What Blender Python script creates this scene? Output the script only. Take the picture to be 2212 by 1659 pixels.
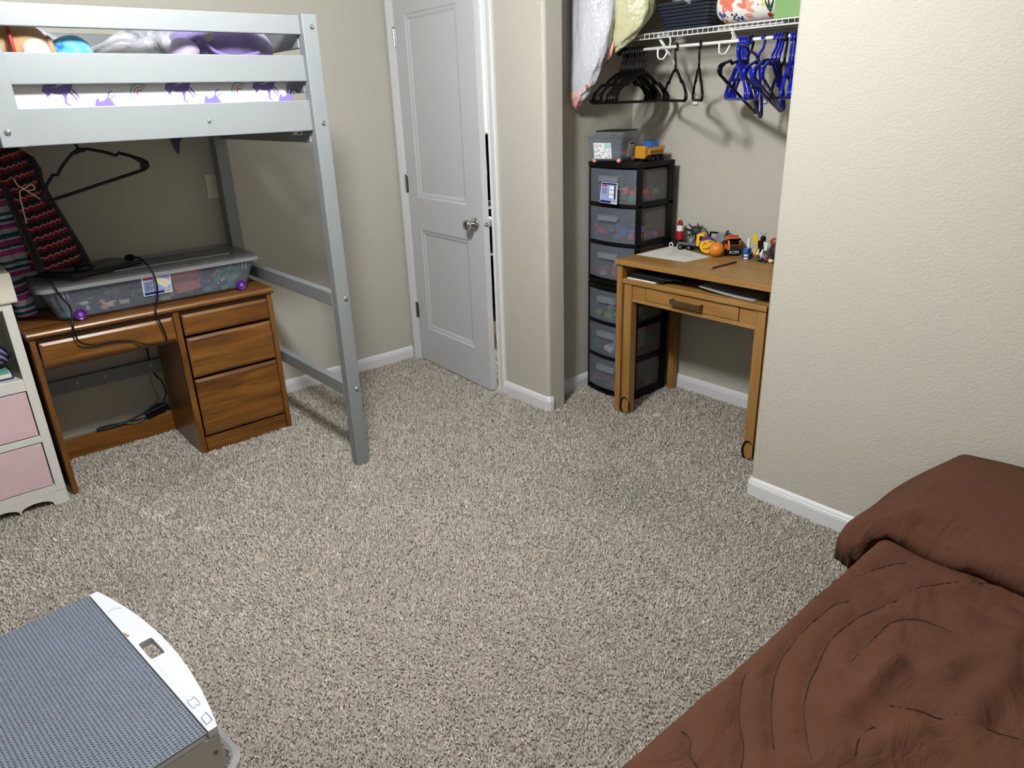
import bpy, bmesh, math, random
import numpy as np
from mathutils import Matrix, Vector
PI = math.pi
random.seed(7); rng = np.random.default_rng(7)
for o in list(bpy.data.objects): bpy.data.objects.remove(o)
S = bpy.context.scene
C = S.collection

# ------------------------------------------------------------------ camera, world, lights, exposure
cam = bpy.data.cameras.new('camera'); cam.sensor_width = 36; cam.sensor_fit = 'HORIZONTAL'; cam.lens = 25.208
cam.clip_start = .02
co = bpy.data.objects.new('camera', cam); C.objects.link(co)
R3 = ((0.7558054248553583, 0.26383692982033513, -0.5992897748353387), (-0.6539687706876393, 0.25815355061532863, -0.7111129244149601), (-0.032909067511999596, 0.9293798032923238, 0.36765496665734315))
co.matrix_world = Matrix.Translation((0, 0, 1.5)) @ Matrix(R3).to_4x4()
S.camera = co
w = bpy.data.worlds.new('world'); S.world = w; w.use_nodes = True
w.node_tree.nodes['Background'].inputs[0].default_value = (.8, .8, .8, 1)
w.node_tree.nodes['Background'].inputs[1].default_value = .05
LX, LY, LZ = .78, 1.60, 2.30
def lamp(name, loc, power, radius, color):
    l = bpy.data.lights.new(name, 'POINT'); l.energy = power; l.shadow_soft_size = radius; l.color = color
    o = bpy.data.objects.new(name, l); C.objects.link(o); o.location = loc; return o
lamp('ceiling_lamp_light', (LX, LY, LZ), 116, .11, (.975, .988, 1.0))
lamp('hall_lamp_light', (3.35, 3.2, 2.2), 60, .1, (1.0, .97, .93))
S.view_settings.view_transform = 'Standard'; S.view_settings.look = 'None'
S.view_settings.gamma = 1; S.view_settings.use_curve_mapping = False
S.view_settings.exposure = 0.55

# ------------------------------------------------------------------ materials
def lin(c):
    r = []
    for v in c[:3]:
        v = v / 255.0
        r.append(v / 12.92 if v <= .04045 else ((v + .055) / 1.055) ** 2.4)
    return (*r, 1.0)
MATS = {}
class NT:
    def __init__(s, name):
        s.m = bpy.data.materials.new(name); s.m.use_nodes = True; s.t = s.m.node_tree; s.n = s.t.nodes; s.l = s.t.links
        s.b = s.n['Principled BSDF']; s.out = s.n['Material Output']; MATS[name] = s.m
    def node(s, typ, **kw):
        n = s.n.new(typ)
        for k, v in kw.items():
            if k in n.inputs.keys() if isinstance(k, str) else False: n.inputs[k].default_value = v
            else: setattr(n, k, v)
        return n
    def link(s, a, b): s.l.new(a, b)
    def coords(s, scale=(1, 1, 1), rot=(0, 0, 0), src='Object'):
        tc = s.n.new('ShaderNodeTexCoord'); mp = s.n.new('ShaderNodeMapping')
        mp.inputs['Scale'].default_value = scale; mp.inputs['Rotation'].default_value = rot
        s.link(tc.outputs[src], mp.inputs['Vector']); return mp.outputs['Vector']
    def noise(s, vec, scale, detail=3, rough=.5, dist=0):
        n = s.n.new('ShaderNodeTexNoise'); n.inputs['Scale'].default_value = scale; n.inputs['Detail'].default_value = detail
        n.inputs['Roughness'].default_value = rough; n.inputs['Distortion'].default_value = dist
        s.link(vec, n.inputs['Vector']); return n.outputs['Fac']
    def ramp(s, fac, stops):
        r = s.n.new('ShaderNodeValToRGB'); e = r.color_ramp.elements
        while len(e) < len(stops): e.new(.5)
        for i, (p, c) in enumerate(stops): e[i].position = p; e[i].color = c
        s.link(fac, r.inputs['Fac']); return r.outputs['Color']
    def bump(s, h, strength, dist=.01):
        b = s.n.new('ShaderNodeBump'); b.inputs['Strength'].default_value = strength; b.inputs['Distance'].default_value = dist
        s.link(h, b.inputs['Height']); s.link(b.outputs['Normal'], s.b.inputs['Normal']); return b
def mat(name, col, rough=.5, metal=0, bump=None, var=None, spec=None, sheen=0, coat=0):
    if name in MATS: return MATS[name]
    t = NT(name); c = lin(col); t.b.inputs['Base Color'].default_value = c
    t.b.inputs['Roughness'].default_value = rough; t.b.inputs['Metallic'].default_value = metal
    if spec is not None: t.b.inputs['Specular IOR Level'].default_value = spec
    if sheen: t.b.inputs['Sheen Weight'].default_value = sheen
    if coat: t.b.inputs['Coat Weight'].default_value = coat; t.b.inputs['Coat Roughness'].default_value = .15
    v = t.coords() if (bump or var) else None
    if var:
        sc, am = var; f = t.noise(v, sc, 4, .6)
        lo = tuple(x * (1 - am) for x in c[:3]) + (1,); hi = tuple(min(1, x * (1 + am)) for x in c[:3]) + (1,)
        t.link(t.ramp(f, [(.3, lo), (.7, hi)]), t.b.inputs['Base Color'])
    if bump:
        sc, st, di = bump; t.bump(t.noise(v, sc, 3, .55), st, di)
    return t.m
def wood(name, dark, mid, light, axis='x', freq=1.0, rough=.38, coat=.25):
    if name in MATS: return MATS[name]
    t = NT(name); k = {'x': (1.6, 22, 22), 'y': (22, 1.6, 22), 'z': (22, 22, 1.6)}[axis]
    v = t.coords(tuple(a * freq for a in k))
    g = t.noise(v, 1.0, 6, .62, 1.2)
    v2 = t.coords(tuple(a * freq * 5 for a in k)); g2 = t.noise(v2, 1.6, 3, .7)
    mx = t.n.new('ShaderNodeMath'); mx.operation = 'MULTIPLY_ADD'; t.link(g2, mx.inputs[0]); mx.inputs[1].default_value = .35
    t.link(g, mx.inputs[2])
    t.link(t.ramp(mx.outputs[0], [(.42, lin(dark)), (.64, lin(mid)), (.9, lin(light))]), t.b.inputs['Base Color'])
    t.b.inputs['Roughness'].default_value = rough; t.b.inputs['Coat Weight'].default_value = coat; t.b.inputs['Coat Roughness'].default_value = .25
    t.bump(mx.outputs[0], .06, .003); return t.m
def clear(name, col, alpha, rough=.25, bump=None):
    if name in MATS: return MATS[name]
    t = NT(name); t.b.inputs['Base Color'].default_value = lin(col); t.b.inputs['Roughness'].default_value = rough
    tr = t.n.new('ShaderNodeBsdfTransparent'); tr.inputs[0].default_value = (.94, .95, .97, 1)
    mx = t.n.new('ShaderNodeMixShader'); mx.inputs[0].default_value = alpha
    t.link(tr.outputs[0], mx.inputs[1]); t.link(t.b.outputs[0], mx.inputs[2]); t.link(mx.outputs[0], t.out.inputs['Surface'])
    if bump: t.bump(t.noise(t.coords(), bump[0], 2, .5), bump[1], bump[2])
    return t.m
def attr_mat(name, rough=.5, attr='Col', bump=None):
    if name in MATS: return MATS[name]
    t = NT(name); a = t.n.new('ShaderNodeVertexColor'); a.layer_name = attr
    t.link(a.outputs['Color'], t.b.inputs['Base Color']); t.b.inputs['Roughness'].default_value = rough
    if bump: t.bump(t.noise(t.coords(), bump[0], 3, .6), bump[1], bump[2])
    return t.m
def emit(name, col, strength):
    if name in MATS: return MATS[name]
    t = NT(name); t.b.inputs['Base Color'].default_value = lin(col); t.b.inputs['Emission Color'].default_value = lin(col)
    t.b.inputs['Emission Strength'].default_value = strength; return t.m

def wall_mat(name, col):
    t = NT(name); v = t.coords(); t.b.inputs['Roughness'].default_value = .62; c = lin(col)
    f = t.noise(v, 1.1, 3, .5)
    t.link(t.ramp(f, [(.3, tuple(x * .97 for x in c[:3]) + (1,)), (.7, c)]), t.b.inputs['Base Color'])
    vo = t.n.new('ShaderNodeTexNoise'); vo.inputs['Scale'].default_value = 105; vo.inputs['Detail'].default_value = 2
    t.link(t.coords((1, 1, 1.5)), vo.inputs['Vector'])
    t.bump(t.ramp(vo.outputs['Fac'], [(.42, (0, 0, 0, 1)), (.66, (1, 1, 1, 1))]), .17, .004); return t.m
WALL = wall_mat('wall_paint', (182, 178, 166))
CEIL = mat('ceiling_paint', (198, 196, 192), .9, bump=(60, .3, .006))
WHITE = mat('white_trim_paint', (212, 213, 214), .38)
DOORW = mat('door_paint', (190, 192, 194), .42, bump=(180, .05, .002))
CHROME = mat('chrome', (200, 200, 200), .09, 1)
NICKEL = mat('satin_nickel', (165, 163, 160), .3, 1)
BEDG = mat('grey_bed_paint', (124, 129, 131), .42, bump=(160, .05, .001), var=(4, .03))
BOLT = mat('zinc_bolt', (205, 205, 205), .22, 1)
BLACK = mat('black_plastic', (4, 4, 4), .42, spec=.3)
BLACKM = mat('black_matte_plastic', (5, 5, 6), .5, bump=(200, .1, .001), spec=.2)
OAKX = wood('honey_oak_x', (52, 28, 8), (102, 62, 18), (132, 89, 32), 'x')
OAKZ = wood('honey_oak_z', (52, 28, 8), (102, 62, 18), (132, 89, 32), 'z')
OAKY = wood('honey_oak_y', (52, 26, 8), (92, 54, 17), (120, 76, 29), 'y')
OAKD = mat('dark_oak_edge', (48, 22, 8), .4)
PINEY = wood('pine_y', (120, 84, 38), (146, 108, 55), (164, 126, 70), 'y', .7, .42, .15)
PINEZ = wood('pine_z', (114, 78, 34), (142, 104, 52), (162, 122, 68), 'z', .7, .42, .15)
PINEX = wood('pine_x', (120, 84, 38), (146, 108, 55), (164, 126, 70), 'x', .7, .42, .15)
FROST = clear('frosted_clear_plastic', (140, 148, 160), .25, .3)
FROST2 = clear('hazy_clear_plastic', (150, 147, 142), .28, .25)
FROSTH = clear('thick_clear_plastic', (176, 177, 180), .5, .25)
TOYMIX = attr_mat('mixed_toy_colours', .35)

# ------------------------------------------------------------------ mesh helpers
class B:
    def __init__(s, m=None): s.bm = bmesh.new(); s.m = m; s.cl = None
    def _v(s, p):
        p = Vector(p)
        return s.bm.verts.new(s.m @ p if s.m else p)
    def f(s, vs, mi=0):
        try: fc = s.bm.faces.new(vs); fc.material_index = mi; return fc
        except ValueError: return None
    def box(s, x0, y0, z0, x1, y1, z1):
        v = [s._v(p) for p in ((x0, y0, z0), (x1, y0, z0), (x1, y1, z0), (x0, y1, z0), (x0, y0, z1), (x1, y0, z1), (x1, y1, z1), (x0, y1, z1))]
        for q in ((0, 3, 2, 1), (4, 5, 6, 7), (0, 1, 5, 4), (1, 2, 6, 5), (2, 3, 7, 6), (3, 0, 4, 7)): s.f([v[i] for i in q])
        return s
    def obox(s, c, ax, ay, az):                     # oriented box: centre and three half vectors
        c, ax, ay, az = map(Vector, (c, ax, ay, az)); v = []
        for k in (-1, 1):
            for i, j in ((-1, -1), (1, -1), (1, 1), (-1, 1)): v.append(s._v(c + ax * i + ay * j + az * k))
        for q in ((0, 3, 2, 1), (4, 5, 6, 7), (0, 1, 5, 4), (1, 2, 6, 5), (2, 3, 7, 6), (3, 0, 4, 7)): s.f([v[i] for i in q])
        return s
    def prism(s, poly, axis, a0, a1):               # extrude 2D polygon along an axis
        def P(p, a): return {'x': (a, p[0], p[1]), 'y': (p[0], a, p[1]), 'z': (p[0], p[1], a)}[axis]
        u = [s._v(P(p, a0)) for p in poly]; w = [s._v(P(p, a1)) for p in poly]; n = len(poly)
        s.f(u[::-1]); s.f(w)
        for i in range(n): s.f([u[i], u[(i + 1) % n], w[(i + 1) % n], w[i]])
        return s
    def tube(s, pts, r, n=8, closed=False, cap=True, flat=1.0):
        pts = [Vector(p) for p in pts]; N = len(pts); rings = []
        rr = r if isinstance(r, (list, tuple)) else [r] * N
        up = None
        for i, p in enumerate(pts):
            if closed: t = pts[(i + 1) % N] - pts[i - 1]
            else: t = pts[min(i + 1, N - 1)] - pts[max(i - 1, 0)]
            t = t.normalized() if t.length > 1e-9 else Vector((0, 0, 1))
            if up is None:
                up = Vector((0, 0, 1)) if abs(t.z) < .9 else Vector((1, 0, 0))
            a = up - t * up.dot(t)
            if a.length < 1e-6: a = t.orthogonal()
            a.normalize(); up = a; b = t.cross(a)
            rings.append([s._v(p + a * (math.cos(2 * PI * k / n) * rr[i] * flat) + b * (math.sin(2 * PI * k / n) * rr[i])) for k in range(n)])
        for i in range(N if closed else N - 1):
            A, D = rings[i], rings[(i + 1) % N]
            for k in range(n): s.f([A[k], A[(k + 1) % n], D[(k + 1) % n], D[k]])
        if cap and not closed: s.f(rings[0][::-1]); s.f(rings[-1])
        return s
    def lathe(s, prof, c=(0, 0, 0), n=24, axis='z', cap=True):
        c = Vector(c); rings = []
        for r, h in prof:
            ring = []
            for k in range(n):
                a = 2 * PI * k / n; x, y = r * math.cos(a), r * math.sin(a)
                o = {'z': (x, y, h), 'x': (h, x, y), 'y': (y, h, x)}[axis]
                ring.append(s._v(c + Vector(o)))
            rings.append(ring)
        for i in range(len(rings) - 1):
            for k in range(n): s.f([rings[i][k], rings[i][(k + 1) % n], rings[i + 1][(k + 1) % n], rings[i + 1][k]])
        if cap: s.f(rings[0][::-1]); s.f(rings[-1])
        return s
    def ell(s, c, r, nu=18, nv=11, fn=None):
        c = Vector(c); rings = []
        for j in range(1, nv):
            t = PI * j / nv - PI / 2
            ring = []
            for i in range(nu):
                a = 2 * PI * i / nu
                p = Vector((math.cos(t) * math.cos(a) * r[0], math.cos(t) * math.sin(a) * r[1], math.sin(t) * r[2]))
                if fn: p = fn(p)
                ring.append(s._v(c + p))
            rings.append(ring)
        lo, hi = Vector((0, 0, -r[2])), Vector((0, 0, r[2]))
        if fn: lo, hi = fn(lo), fn(hi)
        lo, hi = s._v(c + lo), s._v(c + hi)
        for j in range(len(rings) - 1):
            for i in range(nu): s.f([rings[j][i], rings[j][(i + 1) % nu], rings[j + 1][(i + 1) % nu], rings[j + 1][i]])
        for i in range(nu): s.f([lo, rings[0][(i + 1) % nu], rings[0][i]]); s.f([hi, rings[-1][i], rings[-1][(i + 1) % nu]])
        return s
    def loft(s, secs, cap=True):
        rings = [[s._v(p) for p in q] for q in secs]; n = len(rings[0])
        for i in range(len(rings) - 1):
            for k in range(n): s.f([rings[i][k], rings[i][(k + 1) % n], rings[i + 1][(k + 1) % n], rings[i + 1][k]])
        if cap: s.f(rings[0][::-1]); s.f(rings[-1])
        return s
    def grid(s, nu, nv, fn, thick=0):
        V = [[s._v(fn(i / nu, j / nv)) for j in range(nv + 1)] for i in range(nu + 1)]
        for i in range(nu):
            for j in range(nv): s.f([V[i][j], V[i + 1][j], V[i + 1][j + 1], V[i][j + 1]])
        return s
    def poly(s, pts): s.f([s._v(p) for p in pts]); return s
    def frame(s, x0, z0, x1, z1, t, y0, y1):        # rectangular frame in xz, thickness t
        s.box(x0, y0, z0, x0 + t, y1, z1); s.box(x1 - t, y0, z0, x1, y1, z1)
        s.box(x0 + t, y0, z0, x1 - t, y1, z0 + t); s.box(x0 + t, y0, z1 - t, x1 - t, y1, z1); return s

MW = {}
def obj(name, b, m, parent=None, world=True, smooth=False, bevel=0, seg=2, sub=0, solid=0):
    me = bpy.data.meshes.new(name)
    bm = b.bm
    if parent is not None and world: bm.transform(MW[parent.name].inverted())
    bmesh.ops.recalc_face_normals(bm, faces=bm.faces)
    bm.to_mesh(me); bm.free()
    for mm in (m if isinstance(m, (list, tuple)) else [m]): me.materials.append(mm)
    if smooth:
        for p in me.polygons: p.use_smooth = True
    o = bpy.data.objects.new(name, me); C.objects.link(o)
    if parent is not None: o.parent = parent; MW[o.name] = MW[parent.name]
    else: MW[o.name] = Matrix.Identity(4)
    if solid:
        md = o.modifiers.new('Solidify', 'SOLIDIFY'); md.thickness = solid; md.offset = 0
    if bevel:
        md = o.modifiers.new('Bevel', 'BEVEL'); md.width = bevel; md.segments = seg; md.limit_method = 'ANGLE'; md.angle_limit = .6
    if sub:
        md = o.modifiers.new('Subdivision', 'SUBSURF'); md.levels = sub; md.render_levels = sub
    return o
def tag(o, label, cat, group=None):
    o['label'] = label; o['category'] = cat
    if group: o['group'] = group
    return o
def thing(name, label, cat, loc=(0, 0, 0), rotz=0, group=None):
    o = bpy.data.objects.new(name, None); C.objects.link(o); o.empty_display_size = .05
    o.location = loc; o.rotation_euler = (0, 0, rotz)
    MW[o.name] = Matrix.Translation(loc) @ Matrix.Rotation(rotz, 4, 'Z')
    return tag(o, label, cat, group)
def struct(name, b, m, parent=None, **k):
    o = obj(name, b, m, parent, **k)
    if parent is None: o['kind'] = 'structure'
    return o
def sroot(name, loc=(0, 0, 0)):
    o = bpy.data.objects.new(name, None); C.objects.link(o); o.location = loc; MW[o.name] = Matrix.Translation(loc)
    o['kind'] = 'structure'; o.empty_display_size = .05; return o
def recenter(o):                                     # origin of a lone mesh to its base centre
    me = o.data; co_ = np.empty(len(me.vertices) * 3); me.vertices.foreach_get('co', co_); co_ = co_.reshape(-1, 3)
    c = Vector(((co_[:, 0].min() + co_[:, 0].max()) / 2, (co_[:, 1].min() + co_[:, 1].max()) / 2, co_[:, 2].min()))
    me.transform(Matrix.Translation(-c)); o.location = o.location + c; return o
def dup(root, loc, rotz=0, label=None, group=None):
    r = root.copy(); C.objects.link(r); r.location = loc; r.rotation_euler = (0, 0, rotz)
    if label: r['label'] = label
    if group: r['group'] = group
    for ch in list(root.children):
        c = ch.copy(); C.objects.link(c); c.parent = r
        for g in list(ch.children):
            d = g.copy(); C.objects.link(d); d.parent = c
    return r
def rpoly(x0, y0, x1, y1, r, n=5):                   # rounded rectangle points
    P = []
    for cx, cy, a0 in ((x1 - r, y1 - r, 0), (x0 + r, y1 - r, PI / 2), (x0 + r, y0 + r, PI), (x1 - r, y0 + r, 1.5 * PI)):
        for i in range(n + 1): a = a0 + PI / 2 * i / n; P.append((cx + r * math.cos(a), cy + r * math.sin(a)))
    return P
def spline(pts, n=8):
    P = [Vector(p) for p in pts]; out = []
    for i in range(len(P) - 1):
        a, b, c, d = P[max(i - 1, 0)], P[i], P[i + 1], P[min(i + 2, len(P) - 1)]
        for k in range(n):
            t = k / n
            out.append(.5 * ((2 * b) + (c - a) * t + (2 * a - 5 * b + 4 * c - d) * t * t + (3 * b - a - 3 * c + d) * t ** 3))
    out.append(P[-1]); return out
def text(name, body, size, m, M4, parent, extr=.0004):
    cu = bpy.data.curves.new(name, 'FONT'); cu.body = body; cu.size = size; cu.extrude = extr; cu.align_x = 'CENTER'; cu.align_y = 'CENTER'
    t = bpy.data.objects.new(name + '_tmp', cu); C.objects.link(t)
    dg = bpy.context.evaluated_depsgraph_get(); me = bpy.data.meshes.new_from_object(t.evaluated_get(dg))
    bpy.data.objects.remove(t); me.name = name; me.transform(MW[parent.name].inverted() @ M4); me.materials.clear(); me.materials.append(m)
    o = bpy.data.objects.new(name, me); C.objects.link(o); o.parent = parent; MW[o.name] = MW[parent.name]; return o
def face_m(origin, right, up):                       # matrix whose x=right, y=up, z=normal
    r = Vector(right).normalized(); u = Vector(up).normalized(); n = r.cross(u)
    m = Matrix((r, u, n)).transposed().to_4x4(); m.translation = Vector(origin); return m
def fbm(x, y, seed=0):
    r = np.random.default_rng(seed); v = np.zeros_like(x)
    for k in range(9):
        a = r.uniform(0, 2 * PI); fr = r.uniform(.6, 1.6); ph = r.uniform(0, 6.28)
        v += np.sin((x * np.cos(a) + y * np.sin(a)) * fr * 2 * PI + ph + 1.3 * np.sin((x * np.sin(a) - y * np.cos(a)) * fr * 4 + ph))
    return v / 4.5

# ------------------------------------------------------------------ the setting
YA, XB, XI, XK = 3.71, 2.33, 2.44, 3.063           # back wall, door/closet wall face, its closet side, closet back wall
YL, YC, YCL = 2.474, 1.314, 2.59                   # closet opening left / right, closet side wall
HC = 2.44
carpet = NT('carpet_backing'); carpet.b.inputs['Roughness'].default_value = .95
_v = carpet.coords(); _f = carpet.noise(_v, 260, 3, .7)
carpet.link(carpet.ramp(_f, [(.3, lin((128, 120, 110))), (.7, lin((186, 177, 166)))]), carpet.b.inputs['Base Color'])
carpet.bump(_f, .9, .008); CARPET = carpet.m
floor = struct('floor', B().box(-.91, -.64, -.08, 4.2, 3.82, 0), CARPET)
struct('ceiling', B().box(-.91, -.64, HC, 4.2, 3.82, HC + .1), CEIL)
struct('wall_back', B().box(-.91, YA, 0, 4.2, YA + .11, HC), WALL)
struct('wall_left', B().box(-.91, -.64, 0, -.80, YA, HC), WALL)
struct('wall_front', B().box(-.91, -.64, 0, 2.44, -.52, HC), WALL)
struct('wall_closet_back', B().box(XK, .55, 0, XK + .1, YCL + .1, HC), WALL)
struct('wall_closet_left', B().box(XI - .0, YCL, 0, XK, YCL + .1, HC), WALL)
struct('wall_closet_right', B().box(XI, .55, 0, XK, .65, HC), WALL)
struct('wall_hall_end', B().box(4.0, YCL + .1, 0, 4.1, YA, HC), mat('hall_wall', (236, 234, 228), .8))
struct('wall_hall_side', B().box(XK + .1, YCL, 0, 4.1, YCL + .1, HC), mat('hall_wall', (236, 234, 228), .8))
# wall with door and closet openings, bullnose drywall corners
def bull(y0, y1, r0, r1, n=6):                      # plan of a wall run between y0 and y1, rounded room-side ends
    P = [(XI, y0), (XI, y1)]
    if r1: P = P[:-1] + [(XI, y1)] + [(XB + r1 - r1 * math.sin(a), y1 - r1 + r1 * math.cos(a)) for a in [PI / 2 * i / n for i in range(n + 1)]]
    else: P += [(XB, y1)]
    if r0: P += [(XB + r0 - r0 * math.cos(a), y0 + r0 - r0 * math.sin(a)) for a in [PI / 2 * i / n for i in range(n + 1)]]
    else: P += [(XB, y0)]
    return P
DY0, DY1, DZ = 2.866, 3.640, 2.045                  # door opening
wr = B().prism(bull(YL, DY0 - .018, .018, 0), 'z', 0, HC)
wr.box(XB, DY0 - .018, DZ + .02, XI, YA, HC); wr.box(XB, DY1 + .018, 0, XI, YA, DZ + .02)
wr.box(XB, YC, 2.12, XI, YL, HC)
struct('wall_right', wr, WALL)
struct('wall_closet_front', B().prism(bull(-.52, YC, 0, .018), 'z', 0, HC), WALL)
# closet-side stub of the return so the jamb reads as one thick wall end
BBP = [(0, 0), (.014, 0), (.014, .052), (.0125, .056), (.0125, .060), (.010, .063), (.010, .067), (.006, .074), (.003, .078), (0, .078)]
def baseboard(name, run, parent=None):              # run: list of (x, y) room-side corners; profile offset to the left of travel
    b = B(); n = len(run); secs = []
    for i, p in enumerate(run):
        p = Vector((*p, 0)); d0 = (p - Vector((*run[i - 1], 0))).normalized() if i else None
        d1 = (Vector((*run[i + 1], 0)) - p).normalized() if i < n - 1 else None
        d0 = d0 or d1; d1 = d1 or d0
        n0, n1 = Vector((-d0.y, d0.x, 0)), Vector((-d1.y, d1.x, 0)); m = (n0 + n1).normalized(); k = 1 / max(.3, m.dot(n0))
        secs.append([p + m * (o * k) + Vector((0, 0, h)) for o, h in BBP])
    return struct(name, b.loft(secs), WHITE, parent)
baseboard('baseboard_back', [(XB - .02, YA), (-.80, YA)])
_bl = [(XB, YL + .02 + .33), (XB, YL + .018)] + [(XB + .018 - .018 * math.cos(a), YL + .018 - .018 * math.sin(a)) for a in (PI / 6, PI / 3, PI / 2)] + [(XB + .024, YL)]
baseboard('baseboard_right', _bl[::-1])
_cr = [(XB + .022, YC)] + [(XB + .018 - .018 * math.sin(a), YC - .018 + .018 * math.cos(a)) for a in (0, PI / 6, PI / 3, PI / 2)] + [(XB, .2), (XB, -.52)]
baseboard('baseboard_closet_front', _cr[::-1])
baseboard('baseboard_closet_left', [(XK, YCL), (XI + .003, YCL)])
baseboard('baseboard_closet_back', [(XK, .65), (XK, YCL)])
wn = sroot('added_dark_window_1', (-.80, 1.35, 1.5))  # unseen window, added so its dark glass soaks up bounced light
obj('added_window_frame', B().box(-.80, .62, .93, -.775, .68, 2.13).box(-.80, 2.02, .93, -.775, 2.08, 2.13).box(-.80, .68, .93, -.775, 2.02, .99).box(-.80, .68, 2.07, -.775, 2.02, 2.13).box(-.80, 1.33, .99, -.775, 1.37, 2.07), WHITE, wn)
for y0, y1 in ((.68, 1.33), (1.37, 2.02)): obj('added_dark_pane', B().box(-.798, y0, .99, -.792, y1, 2.07), mat('bounce_absorbing_glass', (8, 9, 12), .05), wn)
# door casing and jambs
ca = B()
prof = [(0, 0), (0, -.012), (.010, -.014), (.014, -.011), (.042, -.017), (.052, -.017), (.056, -.012), (.056, 0)]   # (across, out) from opening edge outward
def casing_leg(b, y, sgn, z1):
    secs = [[(XB + o, y + sgn * a, z) for a, o in prof] for z in (0, z1)]; b.loft(secs)
casing_leg(ca, DY0, -1, DZ + .05); casing_leg(ca, DY1, 1, DZ + .05)
ca.box(XB - .016, DY0 - .05, DZ, XB, DY1 + .05, DZ + .055)
struct('trim_1', ca, WHITE)
jb = B().box(XB, DY0 - .018, 0, XI + .005, DY0, DZ); jb.box(XB, DY1, 0, XI + .005, DY1 + .018, DZ); jb.box(XB, DY0 - .018, DZ, XI + .005, DY1 + .018, DZ + .018)
jb.box(XB + .040, DY0, 0, XB + .075, DY0 + .011, DZ); jb.box(XB + .040, DY1 - .011, 0, XB + .075, DY1, DZ)
struct('trim_2', jb, WHITE)
# the door, hinged on the far jamb and standing a little ajar into the room
DW, DT, DH = .749, .035, 2.03
ang = math.radians(3.6)
droot = sroot('door_1', (XB - .002, DY1 - .006, .012)); droot.rotation_euler = (0, 0, 0)
MW[droot.name] = Matrix.Translation((XB - .002, DY1 - .006, .012)) @ Matrix.Rotation(-ang, 4, 'Z')
droot.rotation_euler = (0, 0, -ang)
def doorslab():
    b = B()                                         # local: x = into wall (thickness 0..DT), y = -u, z
    us = [0, .114, .604, DW]; zs = [0, .213, .812, .992, 1.925, DH]; V = {}
    def v(u, z, d=0):
        k = (round(u, 4), round(z, 4), round(d, 4))
        if k not in V: V[k] = b._v((d, -u, z))
        return V[k]
    for i in range(3):
        for j in range(5):
            u0, u1, z0, z1 = us[i], us[i + 1], zs[j], zs[j + 1]
            if i == 1 and j in (1, 3):
                steps = [(0, 0), (.006, .004), (.020, .006), (.030, .0105), (.034, .0105)]
                for (a, d), (a2, d2) in zip(steps, steps[1:]):
                    A = [(u0 + a, z0 + a), (u1 - a, z0 + a), (u1 - a, z1 - a), (u0 + a, z1 - a)]
                    D = [(u0 + a2, z0 + a2), (u1 - a2, z0 + a2), (u1 - a2, z1 - a2), (u0 + a2, z1 - a2)]
                    for k in range(4):
                        k2 = (k + 1) % 4; b.f([v(*A[k], d), v(*A[k2], d), v(*D[k2], d2), v(*D[k], d2)])
                b.f([v(*p, .0105) for p in D])
            else: b.f([v(u0, z0), v(u1, z0), v(u1, z1), v(u0, z1)])
    o0 = [v(u, z) for u in us for z in (0,)]; 
    k = [b._v((DT, 0, 0)), b._v((DT, -DW, 0)), b._v((DT, -DW, DH)), b._v((DT, 0, DH))]
    b.f(k)
    b.f([v(us[i], 0) for i in range(4)] + [k[1], k[0]]); b.f([v(us[i], DH) for i in range(4)] + [k[2], k[3]])
    b.f([v(0, z) for z in zs] + [k[3], k[0]]); b.f([v(DW, z) for z in zs] + [k[2], k[1]])
    return b
ds = obj('door_slab', doorslab(), DOORW, droot, world=False)
for zc in (.31, 1.06, 1.82):
    h = B(); h.lathe([(.0065, zc - .046), (.0065, zc - .016)], (-.006, .004, 0), 10); h.lathe([(.0065, zc - .0145), (.0065, zc + .0145)], (-.006, .004, 0), 10)
    h.lathe([(.0065, zc + .016), (.0065, zc + .046)], (-.006, .004, 0), 10); h.lathe([(.004, zc + .046), (.006, zc + .050), (.003, zc + .054)], (-.006, .004, 0), 10)
    h.box(-.0015, -.012, zc - .044, .001, .002, zc + .044)
    obj('hinge', h, NICKEL, droot, world=False, smooth=False)
kb = obj('door_knob', B().lathe([(.012, -.026), (.013, -.034), (.024, -.040), (.0285, -.050), (.028, -.060), (.021, -.068), (.008, -.071)], (0, -DW + .07, .905), 28, 'x'), CHROME, droot, world=False, smooth=True)
obj('rose', B().lathe([(.033, 0), (.033, -.006), (.030, -.011), (.018, -.015), (.012, -.026)], (0, -DW + .07, .905), 28, 'x'), CHROME, kb, world=False, smooth=True)
kb2 = obj('door_knob', B().lathe([(.033, DT), (.030, DT + .012), (.012, DT + .026), (.024, DT + .040), (.0285, DT + .050), (.021, DT + .066), (.008, DT + .07)], (0, -DW + .07, .905), 24, 'x'), CHROME, droot, world=False, smooth=True)
obj('latch', B().lathe([(.0115, .0), (.0115, -.002), (.006, -.003), (.006, -.010)], (DT / 2, -DW, .905), 16, 'y'), NICKEL, droot, world=False)

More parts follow.
